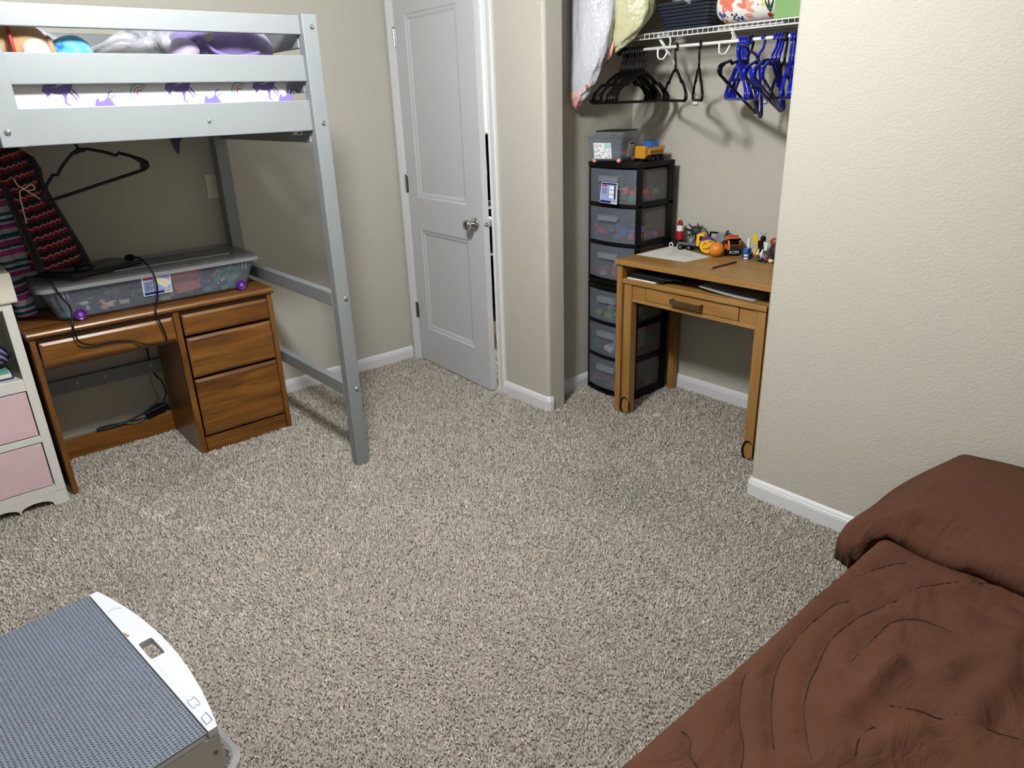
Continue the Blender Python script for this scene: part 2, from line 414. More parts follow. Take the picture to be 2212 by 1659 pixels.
# carpet pile: real bent yarn ends over the part of the floor the room shows
def make_pile():
    n = 330000
    regs = [(-.60, .60, 2.33, 3.71), (2.33, 1.28, 3.05, 2.59), (2.33, 2.87, 2.75, 3.64), (-.60, -.5, .28, .60)]
    ar = np.array([(c - a) * (d - b) for a, b, c, d in regs]); cnt = (ar / ar.sum() * n).astype(int); pts = []
    for (a, b, c, d), k in zip(regs, cnt): pts.append(np.stack([rng.uniform(a, c, k), rng.uniform(b, d, k)], 1))
    p = np.concatenate(pts); N = len(p)
    fld = fbm(p[:, 0] * 1.1, p[:, 1] * 1.1, 3); f2 = fbm(p[:, 0] * 4.5, p[:, 1] * 4.5, 5)
    az = rng.uniform(0, 2 * PI, N); az = np.where(rng.random(N) < .45, 1.2 + .9 * fld + rng.normal(0, .5, N), az)
    lean = rng.uniform(.25, .95, N); L = rng.uniform(.010, .0155, N); wd = rng.uniform(.0022, .0036, N)
    tone = rng.normal(1, .19, N) * (1 + .06 * np.clip(fld, -1.6, 1.6) + .045 * np.clip(f2, -1.6, 1.6))
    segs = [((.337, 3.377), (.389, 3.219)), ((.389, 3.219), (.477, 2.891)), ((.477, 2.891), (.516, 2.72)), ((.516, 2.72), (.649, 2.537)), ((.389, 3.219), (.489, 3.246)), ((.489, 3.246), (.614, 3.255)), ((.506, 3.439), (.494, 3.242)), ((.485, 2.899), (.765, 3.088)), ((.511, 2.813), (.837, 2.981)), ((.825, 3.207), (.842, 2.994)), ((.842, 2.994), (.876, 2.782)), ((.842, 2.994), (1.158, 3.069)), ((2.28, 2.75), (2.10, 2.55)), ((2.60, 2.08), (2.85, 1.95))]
    for a, b in segs:                               # drag marks: pile leans over, its lighter sheen is painted into the tone
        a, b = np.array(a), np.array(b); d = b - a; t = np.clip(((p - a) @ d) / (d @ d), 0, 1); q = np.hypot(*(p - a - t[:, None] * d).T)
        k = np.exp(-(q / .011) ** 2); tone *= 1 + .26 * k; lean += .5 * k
    tone = np.clip(tone, .55, 1.5)
    d = np.stack([np.cos(az), np.sin(az)], 1); s = np.stack([-d[:, 1], d[:, 0]], 1)
    mid = p + d * (L * np.sin(lean) * .32)[:, None]; tip = p + d * (L * np.sin(lean))[:, None]
    zm = L * .55 * np.cos(lean * .5); zt = L * np.cos(lean) * .9
    V = np.empty((N, 5, 3), np.float32)
    h = (wd * .5)[:, None]
    V[:, 0, :2] = p - s * h; V[:, 1, :2] = p + s * h; V[:, 0, 2] = V[:, 1, 2] = -.001
    V[:, 2, :2] = mid + s * h * 1.25; V[:, 3, :2] = mid - s * h * 1.25; V[:, 2, 2] = V[:, 3, 2] = zm
    V[:, 4, :2] = tip; V[:, 4, 2] = zt
    me = bpy.data.meshes.new('carpet_pile')
    base = (np.arange(N) * 5)[:, None]
    loops = (base + np.array([0, 1, 2, 3, 3, 2, 4])[None]).ravel().astype(np.int32)
    me.vertices.add(N * 5); me.vertices.foreach_set('co', V.ravel())
    me.loops.add(N * 7); me.loops.foreach_set('vertex_index', loops)
    st = ((np.arange(N) * 7)[:, None] + np.array([0, 4])[None]).ravel().astype(np.int32)
    me.polygons.add(N * 2); me.polygons.foreach_set('loop_start', st)
    try: me.polygons.foreach_set('loop_total', np.tile([4, 3], N).astype(np.int32))
    except Exception: pass
    me.update(calc_edges=True)
    ca_ = me.color_attributes.new('Col', 'FLOAT_COLOR', 'POINT')
    hue = rng.normal(0, .02, N)
    cb = np.array(lin((179, 172, 162))[:3])
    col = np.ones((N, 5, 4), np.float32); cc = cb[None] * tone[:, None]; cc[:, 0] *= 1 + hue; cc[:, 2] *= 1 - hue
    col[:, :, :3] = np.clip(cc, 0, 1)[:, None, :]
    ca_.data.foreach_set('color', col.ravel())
    t = NT('carpet_yarn'); a = t.n.new('ShaderNodeVertexColor'); a.layer_name = 'Col'; t.link(a.outputs['Color'], t.b.inputs['Base Color'])
    t.b.inputs['Roughness'].default_value = .85; t.b.inputs['Specular IOR Level'].default_value = .2
    me.materials.append(t.m)
    o = bpy.data.objects.new('carpet_pile', me); C.objects.link(o); o.parent = floor; o['kind'] = 'stuff'
    return o
make_pile()

# lamps that light the place
cl = thing('ceiling_light', 'round white flush dome light on the bedroom ceiling', 'ceiling light', (LX, LY, HC))
obj('base_plate', B().lathe([(.17, HC - .022), (.17, HC - .001)], (LX, LY, 0), 40), WHITE, cl, smooth=False)
hl = thing('ceiling_light', 'round white dome light on the hallway ceiling', 'ceiling light', (3.35, 3.2, HC))
obj('base_plate', B().lathe([(.14, HC - .022), (.14, HC - .001)], (3.35, 3.2, 0), 32), WHITE, hl)
DOME = emit('lit_glass_dome', (255, 247, 232), 3.0)
for r, p, rad in ((cl, (LX, LY), .155), (hl, (3.35, 3.2), .125)):
    obj('glass_dome', B().lathe([(rad * math.cos(a), HC - .022 - .022 * math.sin(a)) for a in [PI / 2 * i / 8 for i in range(8)]] + [(.004, HC - .044)], (*p, 0), 36), DOME, r, smooth=True)

# light switch on the back wall
sw = thing('light_switch', 'ivory toggle light switch plate half behind the grey bed post', 'light switch', (1.257, YA, 1.098))
IV = mat('ivory_plastic', (214, 208, 192), .35)
obj('plate', B().box(1.221, YA - .006, 1.098, 1.292, YA - .0002, 1.214), IV, sw, bevel=.003)
obj('toggle', B().obox((1.2565, YA - .011, 1.158), (.0045, 0, 0), (0, .007, .004), (0, -.003, .010)), IV, sw, bevel=.0015)
for z in (1.128, 1.185): obj('screw', B().lathe([(.003, 0), (.003, -.0015)], (1.2565, YA - .006, z), 10, 'y'), IV, sw)
# hallway rack seen through the door gap
rk = thing('hall_rack', 'black wire rack of dark bags seen through the door gap', 'rack', (2.80, 3.55, 0))
for x in (2.58, 3.04):
    for y in (3.42, 3.69): obj('rack_post', B().tube([(x, y, 0), (x, y, 1.36)], .010, 8), BLACK, rk)
for z in (.2, .62, .90, 1.33):
    obj('rack_shelf', B().box(2.58, 3.41, z, 3.04, 3.70, z + .016), mat('rack_chrome', (170, 170, 170), .25, 1) if z > .3 else BLACK, rk)
DARKB = mat('dark_bag_vinyl', (10, 10, 12), .25, bump=(18, .5, .03))
for i, (z, h) in enumerate(((.217, .39), (.637, .25), (.917, .40))):
    for j in range(2):
        x = 2.70 + j * .225
        bb = B().ell((x, 3.56, z + h * .5), (.108, .125, h * .5), 18, 10, lambda p: Vector((math.copysign(abs(p.x / .108) ** .6, p.x) * .108, math.copysign(abs(p.y / .125) ** .6, p.y) * .125, math.copysign(abs(p.z / (h * .5)) ** .7, p.z) * h * .5)))
        nm = ('big black glossy bag on the lowest shelf of the hallway rack', 'squat black glossy bag on the middle shelf of the hallway rack', 'tall black glossy bag on the upper shelf of the hallway rack')[i]
        tag(recenter(obj('storage_bag', bb, DARKB, smooth=True)), nm, 'bag', ('bags on the lowest hallway shelf', 'bags on the middle hallway shelf', 'bags on the upper hallway shelf')[i])

# ------------------------------------------------------------------ loft bed
BX0, BX1, BYF, BYB = -.66, 1.362, 2.634, 3.69
lb = thing('loft_bed', 'grey painted wooden loft bed with horizontal guard rails', 'bed', (.35, 3.16, 0))
def bolt(parent, p, axis='y', r=.0085):
    b = B().lathe([(r, 0), (r, -.003), (r * .75, -.0055), (r * .45, -.0062), (r * .42, -.004)], p, 16, axis)
    return obj('bolt', b, BOLT, parent, smooth=False)
def bbox(name, x0, y0, z0, x1, y1, z1, m=BEDG, parent=None, bv=.003):
    return obj(name, B().box(x0, y0, z0, x1, y1, z1), m, parent or lb, bevel=bv)
pf = bbox('post', 1.304, BYF, 0, BX1, BYF + .047, 1.811)
for z in (1.770, 1.445, .765, .365): bolt(pf, (1.338 + .004 * (z < 1), BYF, z))
pb = bbox('post', 1.268, 3.62, 0, 1.326, 3.688, 1.835)
pl = bbox('post', BX0, BYF, 0, BX0 + .058, BYF + .047, 1.811); pl2 = bbox('post', BX0, 3.62, 0, BX0 + .058, 3.688, 1.835)
up = bbox('upright', .312, BYF - .002, 1.419, .376, BYF + .020, 1.80)
bolt(up, (.335, BYF - .002, 1.462)); 
YR0, YR1 = BYF + .021, BYF + .043
bbox('guard_rail', BX0 + .058, YR0, 1.745, 1.304, YR1, 1.807)
bbox('guard_rail', .318, YR0, 1.590, 1.304, YR1, 1.677)
sr = bbox('side_rail', BX0 + .058, YR0, 1.419, 1.304, YR1, 1.526)
bolt(sr, (.925, YR0, 1.468), r=.006)
for i, (z0, z1) in enumerate(((1.375, 1.490), (1.552, 1.650), (1.702, 1.800))):
    bbox('end_rail', 1.300, BYF + .047, z0, 1.322, 3.62, z1); bbox('end_rail', BX0 + .02, BYF + .047, z0, BX0 + .042, 3.62, z1)
for z0 in (.332, .731):
    bbox('end_bar', 1.303, BYF + .047, z0, 1.338, 3.62, z0 + .058); bbox('end_bar', BX0 + .02, BYF + .047, z0, BX0 + .055, 3.62, z0 + .058)
bbox('guard_rail', BX0 + .058, 3.655, 1.745, 1.268, 3.677, 1.816); bbox('side_rail', BX0 + .058, 3.655, 1.419, 1.268, 3.677, 1.526)
bbr = bbox('back_bar', BX0 + .058, 3.672, .316, 1.268, 3.694, .380)
STK = mat('flower_sticker', (190, 188, 172), .6)
for x, n in ((.47, 6), (.585, 5), (.79, 6)):        # faded flower stickers on the low back bar
    P = []
    for k in range(n * 8):
        a = 2 * PI * k / (n * 8); r = .0085 * (.72 + .28 * math.cos(n * a)); P.append((x + r * math.cos(a), .352 + r * math.sin(a)))
    obj('flower_sticker', B().prism(P, 'y', 3.6716, 3.6722), STK, bbr)
for i in range(9): bbox('slat', BX0 + .1 + i * .205, BYF + .05, 1.424, BX0 + .17 + i * .205, 3.65, 1.442, mat('raw_slat', (150, 130, 100), .7))
er = [o for o in lb.children if o.name.startswith('end_rail')][0]
lab = obj('warning_label', B().box(1.2985, 2.74, 1.402, 1.2996, 2.82, 1.440), mat('white_paper', (232, 232, 228), .6), er)
INK = mat('black_ink', (25, 25, 28), .6)
for k in range(3): obj('print_line', B().box(1.2978, 2.748, 1.427 - k * .010, 1.2984, 2.80 - k * .012, 1.432 - k * .010), INK, lab)

# mattress with printed sheet
def softbox(b, x0, y0, z0, x1, y1, z1, r, nz=8, n=7, puff=.0):
    secs = []
    for i in range(nz + 1):
        t = i / nz; z = z0 + (z1 - z0) * t
        e = min(t, 1 - t) * (z1 - z0); ins = r - math.sqrt(max(0, r * r - (r - min(e, r)) ** 2))
        p = puff * math.sin(PI * t)
        secs.append([(x, y, z) for x, y in rpoly(x0 + ins - p, y0 + ins - p, x1 - ins + p, y1 - ins + p, max(.01, r - ins * .3), n)])
    return b.loft(secs)
mt = thing('mattress', 'mattress in a white sheet printed with purple unicorns and rainbows', 'mattress', (.3, 3.16, 1.443))
SHEET = mat('white_sheet', (222, 222, 226), .8, bump=(25, .25, .01))
MY = 2.700
obj('mattress_body', softbox(B(), -.58, MY, 1.443, 1.255, 3.62, 1.625, .035), SHEET, mt, smooth=True)
PUR = mat('purple_print', (118, 102, 166), .8); PURD = mat('dark_purple_print', (96, 76, 138), .8)
RB = [mat('print_aqua', (130, 172, 174), .8), mat('print_pink', (196, 152, 164), .8), mat('print_rose', (170, 118, 152), .8)]
def printed(polys, ox, oz, sc, m, name):
    b = B()
    for P in polys[:]: b.prism([(ox + x * sc, oz + z * sc) for x, z in P], 'y', MY - .0010, MY + .001)
    return obj(name, b, m, mt)
HORSE = [[(-.9, .1), (-.75, .42), (-.45, .38), (-.1, .30), (.35, .42), (.75, .62), (1.0, .55), (.85, .30), (.72, .05), (.55, -.05), (.45, -.32), (.30, -.38), (.25, -.12), (-.2, -.08), (-.38, .02), (-.52, -.18), (-.66, -.28), (-.7, -.05)],
         [(.32, -.36), (.46, -.34), (.38, -.62), (.60, -.78), (.56, -.84), (.26, -.66)], [(.75, .20), (.86, .22), (1.12, -.10), (1.20, -.34), (1.14, -.36), (1.02, -.12)], [(.6, .1), (.68, .1), (1.0, -.34), (1.06, -.52), (1.0, -.52), (.92, -.36)]]
MANE = [[(-.72, .44), (-.62, .72), (-.55, .50), (-.35, .74), (-.28, .48), (-.02, .66), (.02, .40), (-.3, .38)], [(.55, .55), (.72, .86), (.95, .72), (1.28, .80), (1.05, .60), (.9, .5)]]
PRANCE = [[(-.9, -.4), (-.7, .2), (-.5, .42), (-.4, .1), (-.05, .18), (.35, .48), (.6, .1), (.8, -.3), (.9, -.4)], [(.34, .46), (.40, .80), (.72, .98), (.74, .92), (.47, .74), (.44, .46)], [(.5, .3), (.86, .62), (1.1, .5), (1.08, .46), (.86, .56), (.56, .24)]]
for x, k in ((.50, 0), (.855, 0), (1.155, 0), (.22, 0), (-.1, 0)):
    o = printed(HORSE, x, 1.568, .047, PUR, 'unicorn_print'); printed(MANE[:1], x, 1.568, .047, PURD, 'mane_print').parent = o; printed(MANE[1:], x, 1.568, .047, PURD, 'tail_print').parent = o
for x in (.625, .965, 1.235, .34): printed(PRANCE, x, 1.536, .036, PUR, 'unicorn_print')
for x in (.735, 1.065, .05):
    for r, m in ((.030, RB[0]), (.020, RB[1]), (.011, RB[2])):
        A = [PI * .25 + PI * i / 12 for i in range(13)]
        P = [(math.cos(a) * r, math.sin(a) * r) for a in A] + [(math.cos(a) * (r - .0045), math.sin(a) * (r - .0045)) for a in A[::-1]]
        printed([P], x, 1.562, 1, m, 'rainbow_print')

# bedding and toys on the mattress
ZT = 1.627
def heap(x0, y0, x1, y1, hfun, nu=60, nv=26, base=ZT):
    b = B()
    def top(u, v):
        x, y = x0 + (x1 - x0) * u, y0 + (y1 - y0) * v
        e = min(1, min(u, 1 - u) * 12) ** .5 * min(1, min(v, 1 - v) * 7) ** .5
        return (x, y, base + .004 + hfun(x, y) * e)
    b.grid(nu, nv, top); b.grid(nu, nv, lambda u, v: (x0 + (x1 - x0) * u, y0 + (y1 - y0) * v, base + .001))
    bmesh.ops.remove_doubles(b.bm, verts=b.bm.verts, dist=.0035); return b
def tiedye(name, a, c, sc, rough=.9, w=None):
    t = NT(name); v = t.coords(); f = t.noise(v, sc, 4, .6, 1.5)
    st = [(.35, lin(a)), (.62, lin(c))] if w is None else w
    t.link(t.ramp(f, st), t.b.inputs['Base Color']); t.b.inputs['Roughness'].default_value = rough
    t.b.inputs['Sheen Weight'].default_value = .3
    t.bump(t.noise(v, 220, 3, .6), .35, .004); return t.m
GREYB = tiedye('grey_plush', (70, 72, 80), (168, 170, 176), 9)
def gauss(x, c, s): return math.exp(-((x - c) / s) ** 2)
gb = lambda x, y: .108 + .065 * gauss(x, .42, .16) + .062 * gauss(x, .92, .16) * gauss(y, 3.05, .35) - .035 * gauss(x, .68, .12) + .012 * math.sin(17 * x + 9 * y) + .008 * math.sin(31 * x - 14 * y)
tag(recenter(obj('plush_blanket', heap(.30, 2.83, 1.10, 3.45, gb), GREYB, smooth=True)), 'grey tie dye plush blanket bunched on the loft mattress', 'blanket')
LAV = mat('lavender_fleece', (118, 106, 158), .95, bump=(160, .5, .006), var=(7, .18), sheen=.4)
lp = thing('fleece_pillow', 'lavender fleece pillow behind the top guard rail', 'pillow', (1.08, 2.86, ZT))
obj('pillow_body', B().ell((1.10, 2.885, 1.714), (.19, .14, .095), 32, 18, lambda p: Vector((p.x * (1 + .12 * math.sin(9 * p.y)), p.y, p.z + .008 * math.sin(26 * p.x) + .005 * math.sin(40 * p.y + 20 * p.x)))), LAV, lp, smooth=True)
obj('hem', B().tube(spline([(.93, 2.80, 1.70), (.975, 2.755, 1.735), (1.02, 2.742, 1.690), (1.09, 2.738, 1.675), (1.18, 2.752, 1.69)], 6), .007, 8), mat('lavender_hem', (120, 108, 158), .9), lp, smooth=True)
obj('care_tag', B().obox((1.005, 2.745, 1.735), (.012, 0, .006), (0, .0012, 0), (-.004, 0, .010)), mat('grey_tag', (150, 146, 140), .8), lp)
LAV2 = mat('pale_lilac_fleece', (158, 146, 178), .95, bump=(120, .5, .006), sheen=.3)
tag(recenter(obj('folded_throw', B().ell((.925, 2.80, 1.682), (.050, .075, .055), 20, 12, lambda p: Vector((p.x + .010 * math.sin(60 * p.z), p.y, p.z))), LAV2, smooth=True)), 'pale lilac throw rolled against the lavender pillow', 'blanket')
BLU = tiedye('aqua_pink_plush', (40, 110, 190), (150, 210, 235), 14, .9, [(.34, lin((24, 60, 150))), (.45, lin((70, 160, 200))), (.55, lin((90, 170, 205))), (.62, lin((176, 130, 184)))])
tag(recenter(obj('plush_cushion', B().ell((.575, 2.755, 1.680), (.062, .045, .053), 24, 14, lambda p: Vector((p.x, p.y, p.z * (1 + .06 * math.sin(40 * p.x))))), BLU, smooth=True)), 'aqua blue and pink plush cushion beside the tan plush dog', 'cushion')
pd = thing('plush_dog', 'tan plush dog with a white muzzle and red collar', 'plush toy', (.42, 2.745, ZT))
TAN = mat('tan_plush', (160, 128, 94), .95, bump=(200, .5, .005), sheen=.3)
obj('body', B().ell((.335, 2.77, 1.710), (.095, .065, .084), 22, 14), TAN, pd, smooth=True)
hd = obj('head', B().ell((.452, 2.755, 1.696), (.070, .055, .068), 22, 14, lambda p: Vector((p.x, p.y, p.z))), TAN, pd, smooth=True)
obj('muzzle', B().ell((.472, 2.706, 1.682), (.038, .022, .036), 16, 10), mat('cream_plush', (205, 194, 176), .95, bump=(200, .5, .005)), hd, smooth=True)
obj('ear', B().ell((.516, 2.735, 1.680), (.012, .022, .050), 14, 10), TAN, hd, smooth=True)
obj('collar', B().tube([(.418 + .006 * math.cos(a), 2.755 + .060 * math.cos(a), 1.696 + .066 * math.sin(a)) for a in [2 * PI * i / 24 for i in range(24)]], .0055, 8, closed=True), mat('red_ribbon', (140, 22, 26), .6), pd, smooth=True)
tag(recenter(obj('toy_box', B().box(1.0, 3.32, ZT, 1.10, 3.40, 1.80), mat('navy_card', (24, 32, 120), .5), bevel=.004)), 'small navy blue box behind the grey plush blanket', 'box')

# ------------------------------------------------------------------ hangers
def hanger_parts(root, m, world=False):
    rod = .0085
    arc = [(-.020 * math.cos(t), 0, -rod + .020 * math.sin(t)) for t in [math.radians(a) for a in range(-25, 181, 12)]]
    hook = arc + [(.0195, 0, -.030), (.010, 0, -.048), (0, 0, -.066), (0, 0, -.088)]
    obj('hook', B().tube(hook, .0050, 8), m, root, world=False, smooth=True)
    W = .205; b = B()
    half = [(0, 0, -.088), (.03, 0, -.095), (.075, 0, -.118), (.100, 0, -.134), (.108, 0, -.142), (.118, 0, -.142), (.126, 0, -.138), (.165, 0, -.163), (W - .012, 0, -.182), (W, 0, -.196), (W - .002, 0, -.208), (W - .018, 0, -.215), (.10, 0, -.215), (0, 0, -.215)]
    full = [tuple(p) for p in half] + [(-x, y, z) for x, y, z in half[::-1][1:-1]]
    b.tube(full, .0056, 8, closed=True); obj('frame', b, m, root, world=False, smooth=True)
    for sg in (-1, 1):
        g = B().prism([(sg * .155, -.160), (sg * (W - .012), -.185), (sg * (W - .002), -.200), (sg * (W - .02), -.212), (sg * .172, -.212), (sg * .180, -.190)], 'y', -.0022, .0022)
        obj('gusset', g, m, root, world=False)
    g = B().prism([(0, -.080), (.035, -.097), (.012, -.101), (0, -.098), (-.012, -.101), (-.035, -.097)], 'y', -.0022, .0022)
    obj('collar', g, m, root, world=False)
HB = BLACK; HBL = mat('royal_blue_plastic', (20, 30, 150), .22)
RODX, RODZ = 2.74, 1.690
def hanger(name, label, m, loc, yaw, group=None, tilt=0):
    t = thing(name, label, 'hanger', loc, yaw, group)
    hanger_parts(t, m)
    if tilt: t.rotation_euler = (0, tilt, yaw)
    return t
hb0 = hanger('clothes_hanger', 'black plastic hanger in the dense cluster behind the white bag', HB, (RODX, 2.262, RODZ), math.radians(3), 'black hangers clustered behind the bag')
for i in range(9): dup(hb0, (RODX, 2.278 + i * .0145, RODZ), math.radians(rng.uniform(-7, 8)))
h1 = dup(hb0, (RODX, 2.085, RODZ), math.radians(51), 'black plastic hanger alone beside a shelf bracket hook'); del h1['group']
h2 = dup(hb0, (RODX, 1.965, RODZ), math.radians(41), 'black plastic hanger alone halfway between black and blue clusters'); del h2['group']
hbl0 = hanger('clothes_hanger', 'blue plastic hanger in the middle blue bunch above the desk', HBL, (RODX, 1.782, RODZ), math.radians(44), 'blue hangers in the middle bunch')
for i, a in enumerate((46, 42, 48, 45)): dup(hbl0, (RODX, 1.770 - i * .012, RODZ), math.radians(a))
h3 = hanger('clothes_hanger', 'black plastic hanger tilted steeply among the blue bunch', HB, (RODX, 1.725, RODZ), math.radians(8), None, math.radians(23))
h4 = hanger('clothes_hanger', 'blue plastic hanger tilted steeply out of the blue bunch', HBL, (RODX, 1.672, RODZ), math.radians(14), None, math.radians(36))
h6 = hanger('clothes_hanger', 'blue plastic hanger leaning in the bunch before the closet wall', HBL, (RODX, 1.620, RODZ), math.radians(8), 'blue hangers near the closet wall', math.radians(20))
for i, a in enumerate((13, 17)): o = dup(h6, (RODX, 1.607 - i * .013, RODZ), math.radians(a)); o.rotation_euler = (0, math.radians(19), math.radians(a))
h5 = dup(hb0, (RODX, 1.578, RODZ), math.radians(20), 'black plastic hanger between the two last blue bunches'); del h5['group']
for i in range(8): dup(hbl0, (RODX, 1.556 - i * .0125, RODZ), math.radians(22 + rng.uniform(-3, 3)), 'blue plastic hanger in the row running behind the wall', 'blue hangers running behind the wall')
# hanger under the loft bed
hu = hanger('clothes_hanger', 'black plastic hanger tilted under the loft bed', HB, (.555, 3.0, 1.475), math.radians(-38), None, math.radians(-15))

# ------------------------------------------------------------------ knitwear hanging under the bed
def stripes(name, period, bands, zig=.004, zf=90, rough=.95, off=0.0, tilt=0.0, twist=0):
    t = NT(name); tc = t.n.new('ShaderNodeTexCoord'); sp = t.n.new('ShaderNodeSeparateXYZ'); t.link(tc.outputs['Object'], sp.inputs[0])
    def m(op, a, b=None, c=None):
        n = t.n.new('ShaderNodeMath'); n.operation = op
        for i, q in enumerate((a, b, c)):
            if q is None: continue
            if isinstance(q, (int, float)): n.inputs[i].default_value = q
            else: t.link(q, n.inputs[i])
        return n.outputs[0]
    xs = m('ADD', sp.outputs['X'], sp.outputs['Y'])
    z = m('MULTIPLY_ADD', m('PINGPONG', m('MULTIPLY', xs, zf), 1.0), zig, sp.outputs['Z'])
    z = m('MULTIPLY_ADD', sp.outputs['X'], tilt, z)
    f = m('FRACT', m('DIVIDE', m('ADD', z, 50 * period + off), period))
    r = t.n.new('ShaderNodeValToRGB'); r.color_ramp.interpolation = 'CONSTANT'; e = r.color_ramp.elements
    while len(e) < len(bands): e.new(.5)
    for i, (p, c) in enumerate(bands): e[i].position = p; e[i].color = lin(c)
    t.link(f, r.inputs['Fac']); t.link(r.outputs['Color'], t.b.inputs['Base Color']); t.b.inputs['Roughness'].default_value = rough
    wv = m('MULTIPLY', m('SINE', m('MULTIPLY', sp.outputs['Z'], 900)), m('SINE', m('MULTIPLY', xs, 700)))
    t.bump(wv, .6, .004); return t.m
SHAWL = stripes('crochet_stripes', .040, [(0, (12, 8, 9)), (.36, (104, 10, 16)), (.70, (178, 104, 112)), (.88, (14, 9, 10))], .0075, 95, tilt=-.25)
SHBLK = mat('black_crochet', (14, 13, 15), .95, bump=(160, 1, .01), sheen=.2)
def ringsec(cx, cy, z, rx, ry, n=28, seed=0, amp=.1, rot=0):
    q = []
    for k in range(n):
        a = 2 * PI * k / n; w = 1 + amp * math.sin(3 * a + seed) * .5 + amp * math.sin(7 * a + 2 * seed) * .4
        x, y = rx * w * math.cos(a), ry * w * math.sin(a); q.append((cx + x * math.cos(rot) - y * math.sin(rot), cy + x * math.sin(rot) + y * math.cos(rot), z))
    return q
SY = 3.42
sh = thing('crochet_shawl', 'black red and pink striped crochet garment hanging under the bed', 'garment', (.48, SY, .92))
secs = [(.36, 1.425, .045), (.375, 1.395, .075), (.40, 1.355, .085), (.425, 1.31, .075), (.43, 1.26, .066), (.44, 1.20, .070), (.455, 1.13, .078), (.470, 1.06, .084), (.482, 1.0, .092), (.490, .95, .096), (.494, .926, .098)]
obj('garment_body', B().loft([ringsec(x, SY, z, r, .045, 32, i * .5, .16) for i, (x, z, r) in enumerate(secs)]), SHAWL, sh, smooth=True)
eb = B()
for sg in (1,):
    eb.tube([(x + sg * (r * .93), SY - .012, z) for x, z, r in secs[2:]], .017, 8)
obj('border', eb, SHBLK, sh, smooth=True)
eb = B().tube([(x - (r * .80), SY - .026, z) for x, z, r in secs[4:]], .016, 8)
obj('border', eb, SHBLK, sh, smooth=True)
CORD = mat('white_cord', (200, 190, 186), .8)
cd = obj('bow_cord', B().tube(spline([(.405, 3.352, 1.285), (.412, 3.352, 1.262), (.43, 3.350, 1.250), (.455, 3.35, 1.262), (.463, 3.35, 1.245), (.44, 3.35, 1.240), (.422, 3.35, 1.246), (.409, 3.35, 1.225), (.406, 3.35, 1.12)], 6), .0026, 6), CORD, sh, smooth=True)
obj('cord_end', B().tube(spline([(.428, 3.35, 1.247), (.45, 3.349, 1.225), (.478, 3.348, 1.198)], 6), .0026, 6), CORD, cd, smooth=True)
FAIR = stripes('fair_isle_bands', .185, [(0, (150, 52, 130)), (.09, (196, 180, 196)), (.13, (26, 74, 104)), (.20, (196, 188, 196)), (.26, (38, 92, 118)), (.33, (190, 182, 192)), (.45, (172, 60, 148)), (.56, (190, 180, 194)), (.60, (36, 66, 92)), (.66, (150, 54, 132)), (.76, (198, 186, 198)), (.80, (30, 72, 100)), (.90, (176, 168, 184))], .0018, 160, tilt=-.1)
fs = thing('fair_isle_sweater', 'purple teal and white patterned knit hanging beside the striped crochet', 'garment', (.38, 3.50, .73))
SF = [(.33, 1.335, .05), (.345, 1.28, .065), (.36, 1.2, .07), (.375, 1.1, .072), (.385, 1.0, .075), (.392, .9, .075)]
obj('garment_body', B().loft([ringsec(x, 3.52, z, r, .05, 30, i * .7, .14) for i, (x, z, r) in enumerate(SF)]), FAIR, fs, smooth=True)
obj('sleeve', B().loft([ringsec(x, 3.50, z, r, .035, 20, i, .1) for i, (x, z, r) in enumerate([(.322, 1.24, .03), (.315, 1.12, .035), (.325, 1.0, .036), (.335, .90, .034)])]), FAIR, fs, smooth=True)
obj('drape', B().loft([ringsec(x, 3.52, z, r, .05, 24, i, .12) for i, (x, z, r) in enumerate([(.335, .96, .045), (.327, .88, .04), (.335, .80, .038), (.34, .735, .04)])]), FAIR, fs, smooth=True)

# grey paper bat hanging from the slats
tag(recenter(obj('paper_bat', B().prism([(1.085, 1.42), (1.10, 1.37), (1.118, 1.318), (1.124, 1.318), (1.135, 1.365), (1.16, 1.40), (1.155, 1.42)], 'y', 3.700, 3.704), mat('slate_felt', (72, 74, 88), .9))), 'slate grey felt bat shape stuck to the wall under the bed', 'decoration')
tag(recenter(obj('crystal_hook', B().ell((1.066, 3.702, 1.903), (.014, .007, .017), 8, 5), mat('clear_hook', (150, 148, 150), .15), smooth=False)), 'small clear faceted hook on the wall above the bed', 'hook')

# ------------------------------------------------------------------ honey oak desk under the bed
DX0, DX1, DYF, DYK = .295, 1.281, 3.258, 3.668
dk = thing('oak_desk', 'honey oak kneehole desk with four plain drawers under the loft bed', 'desk', (.79, 3.46, 0))
tp = B().prism([(DYF - .008, .694), (DYF - .015, .702), (DYF - .016, .710), (DYF - .012, .718), (DYF - .004, .722), (DYK, .722), (DYK, .694)], 'x', DX0 - .008, DX1 + .008)
obj('desk_top', tp, OAKX, dk, bevel=.003)
obj('side_panel', B().box(DX0, DYF, 0, DX0 + .020, DYK - .02, .694), OAKZ, dk, bevel=.002)
obj('side_panel', B().box(DX1 - .024, DYF, 0, DX1, DYK - .02, .694), OAKZ, dk, bevel=.002)
obj('divider_panel', B().box(.832, DYF, 0, .858, DYK - .02, .694), OAKZ, dk, bevel=.002)
obj('back_stretcher', B().box(DX0 + .020, DYK - .026, 0, .832, DYK - .010, .106), OAKX, dk, bevel=.002)
obj('pedestal_back', B().box(.858, DYK - .03, 0, DX1 - .024, DYK - .022, .694), OAKX, dk)
obj('front_rail', B().box(DX0 + .02, DYF + .006, .676, DX1 - .024, DYF + .022, .694), OAKD, dk)
obj('plinth', B().box(.862, DYF + .002, .0, DX1 - .028, DYF + .018, .080), OAKX, dk, bevel=.003)
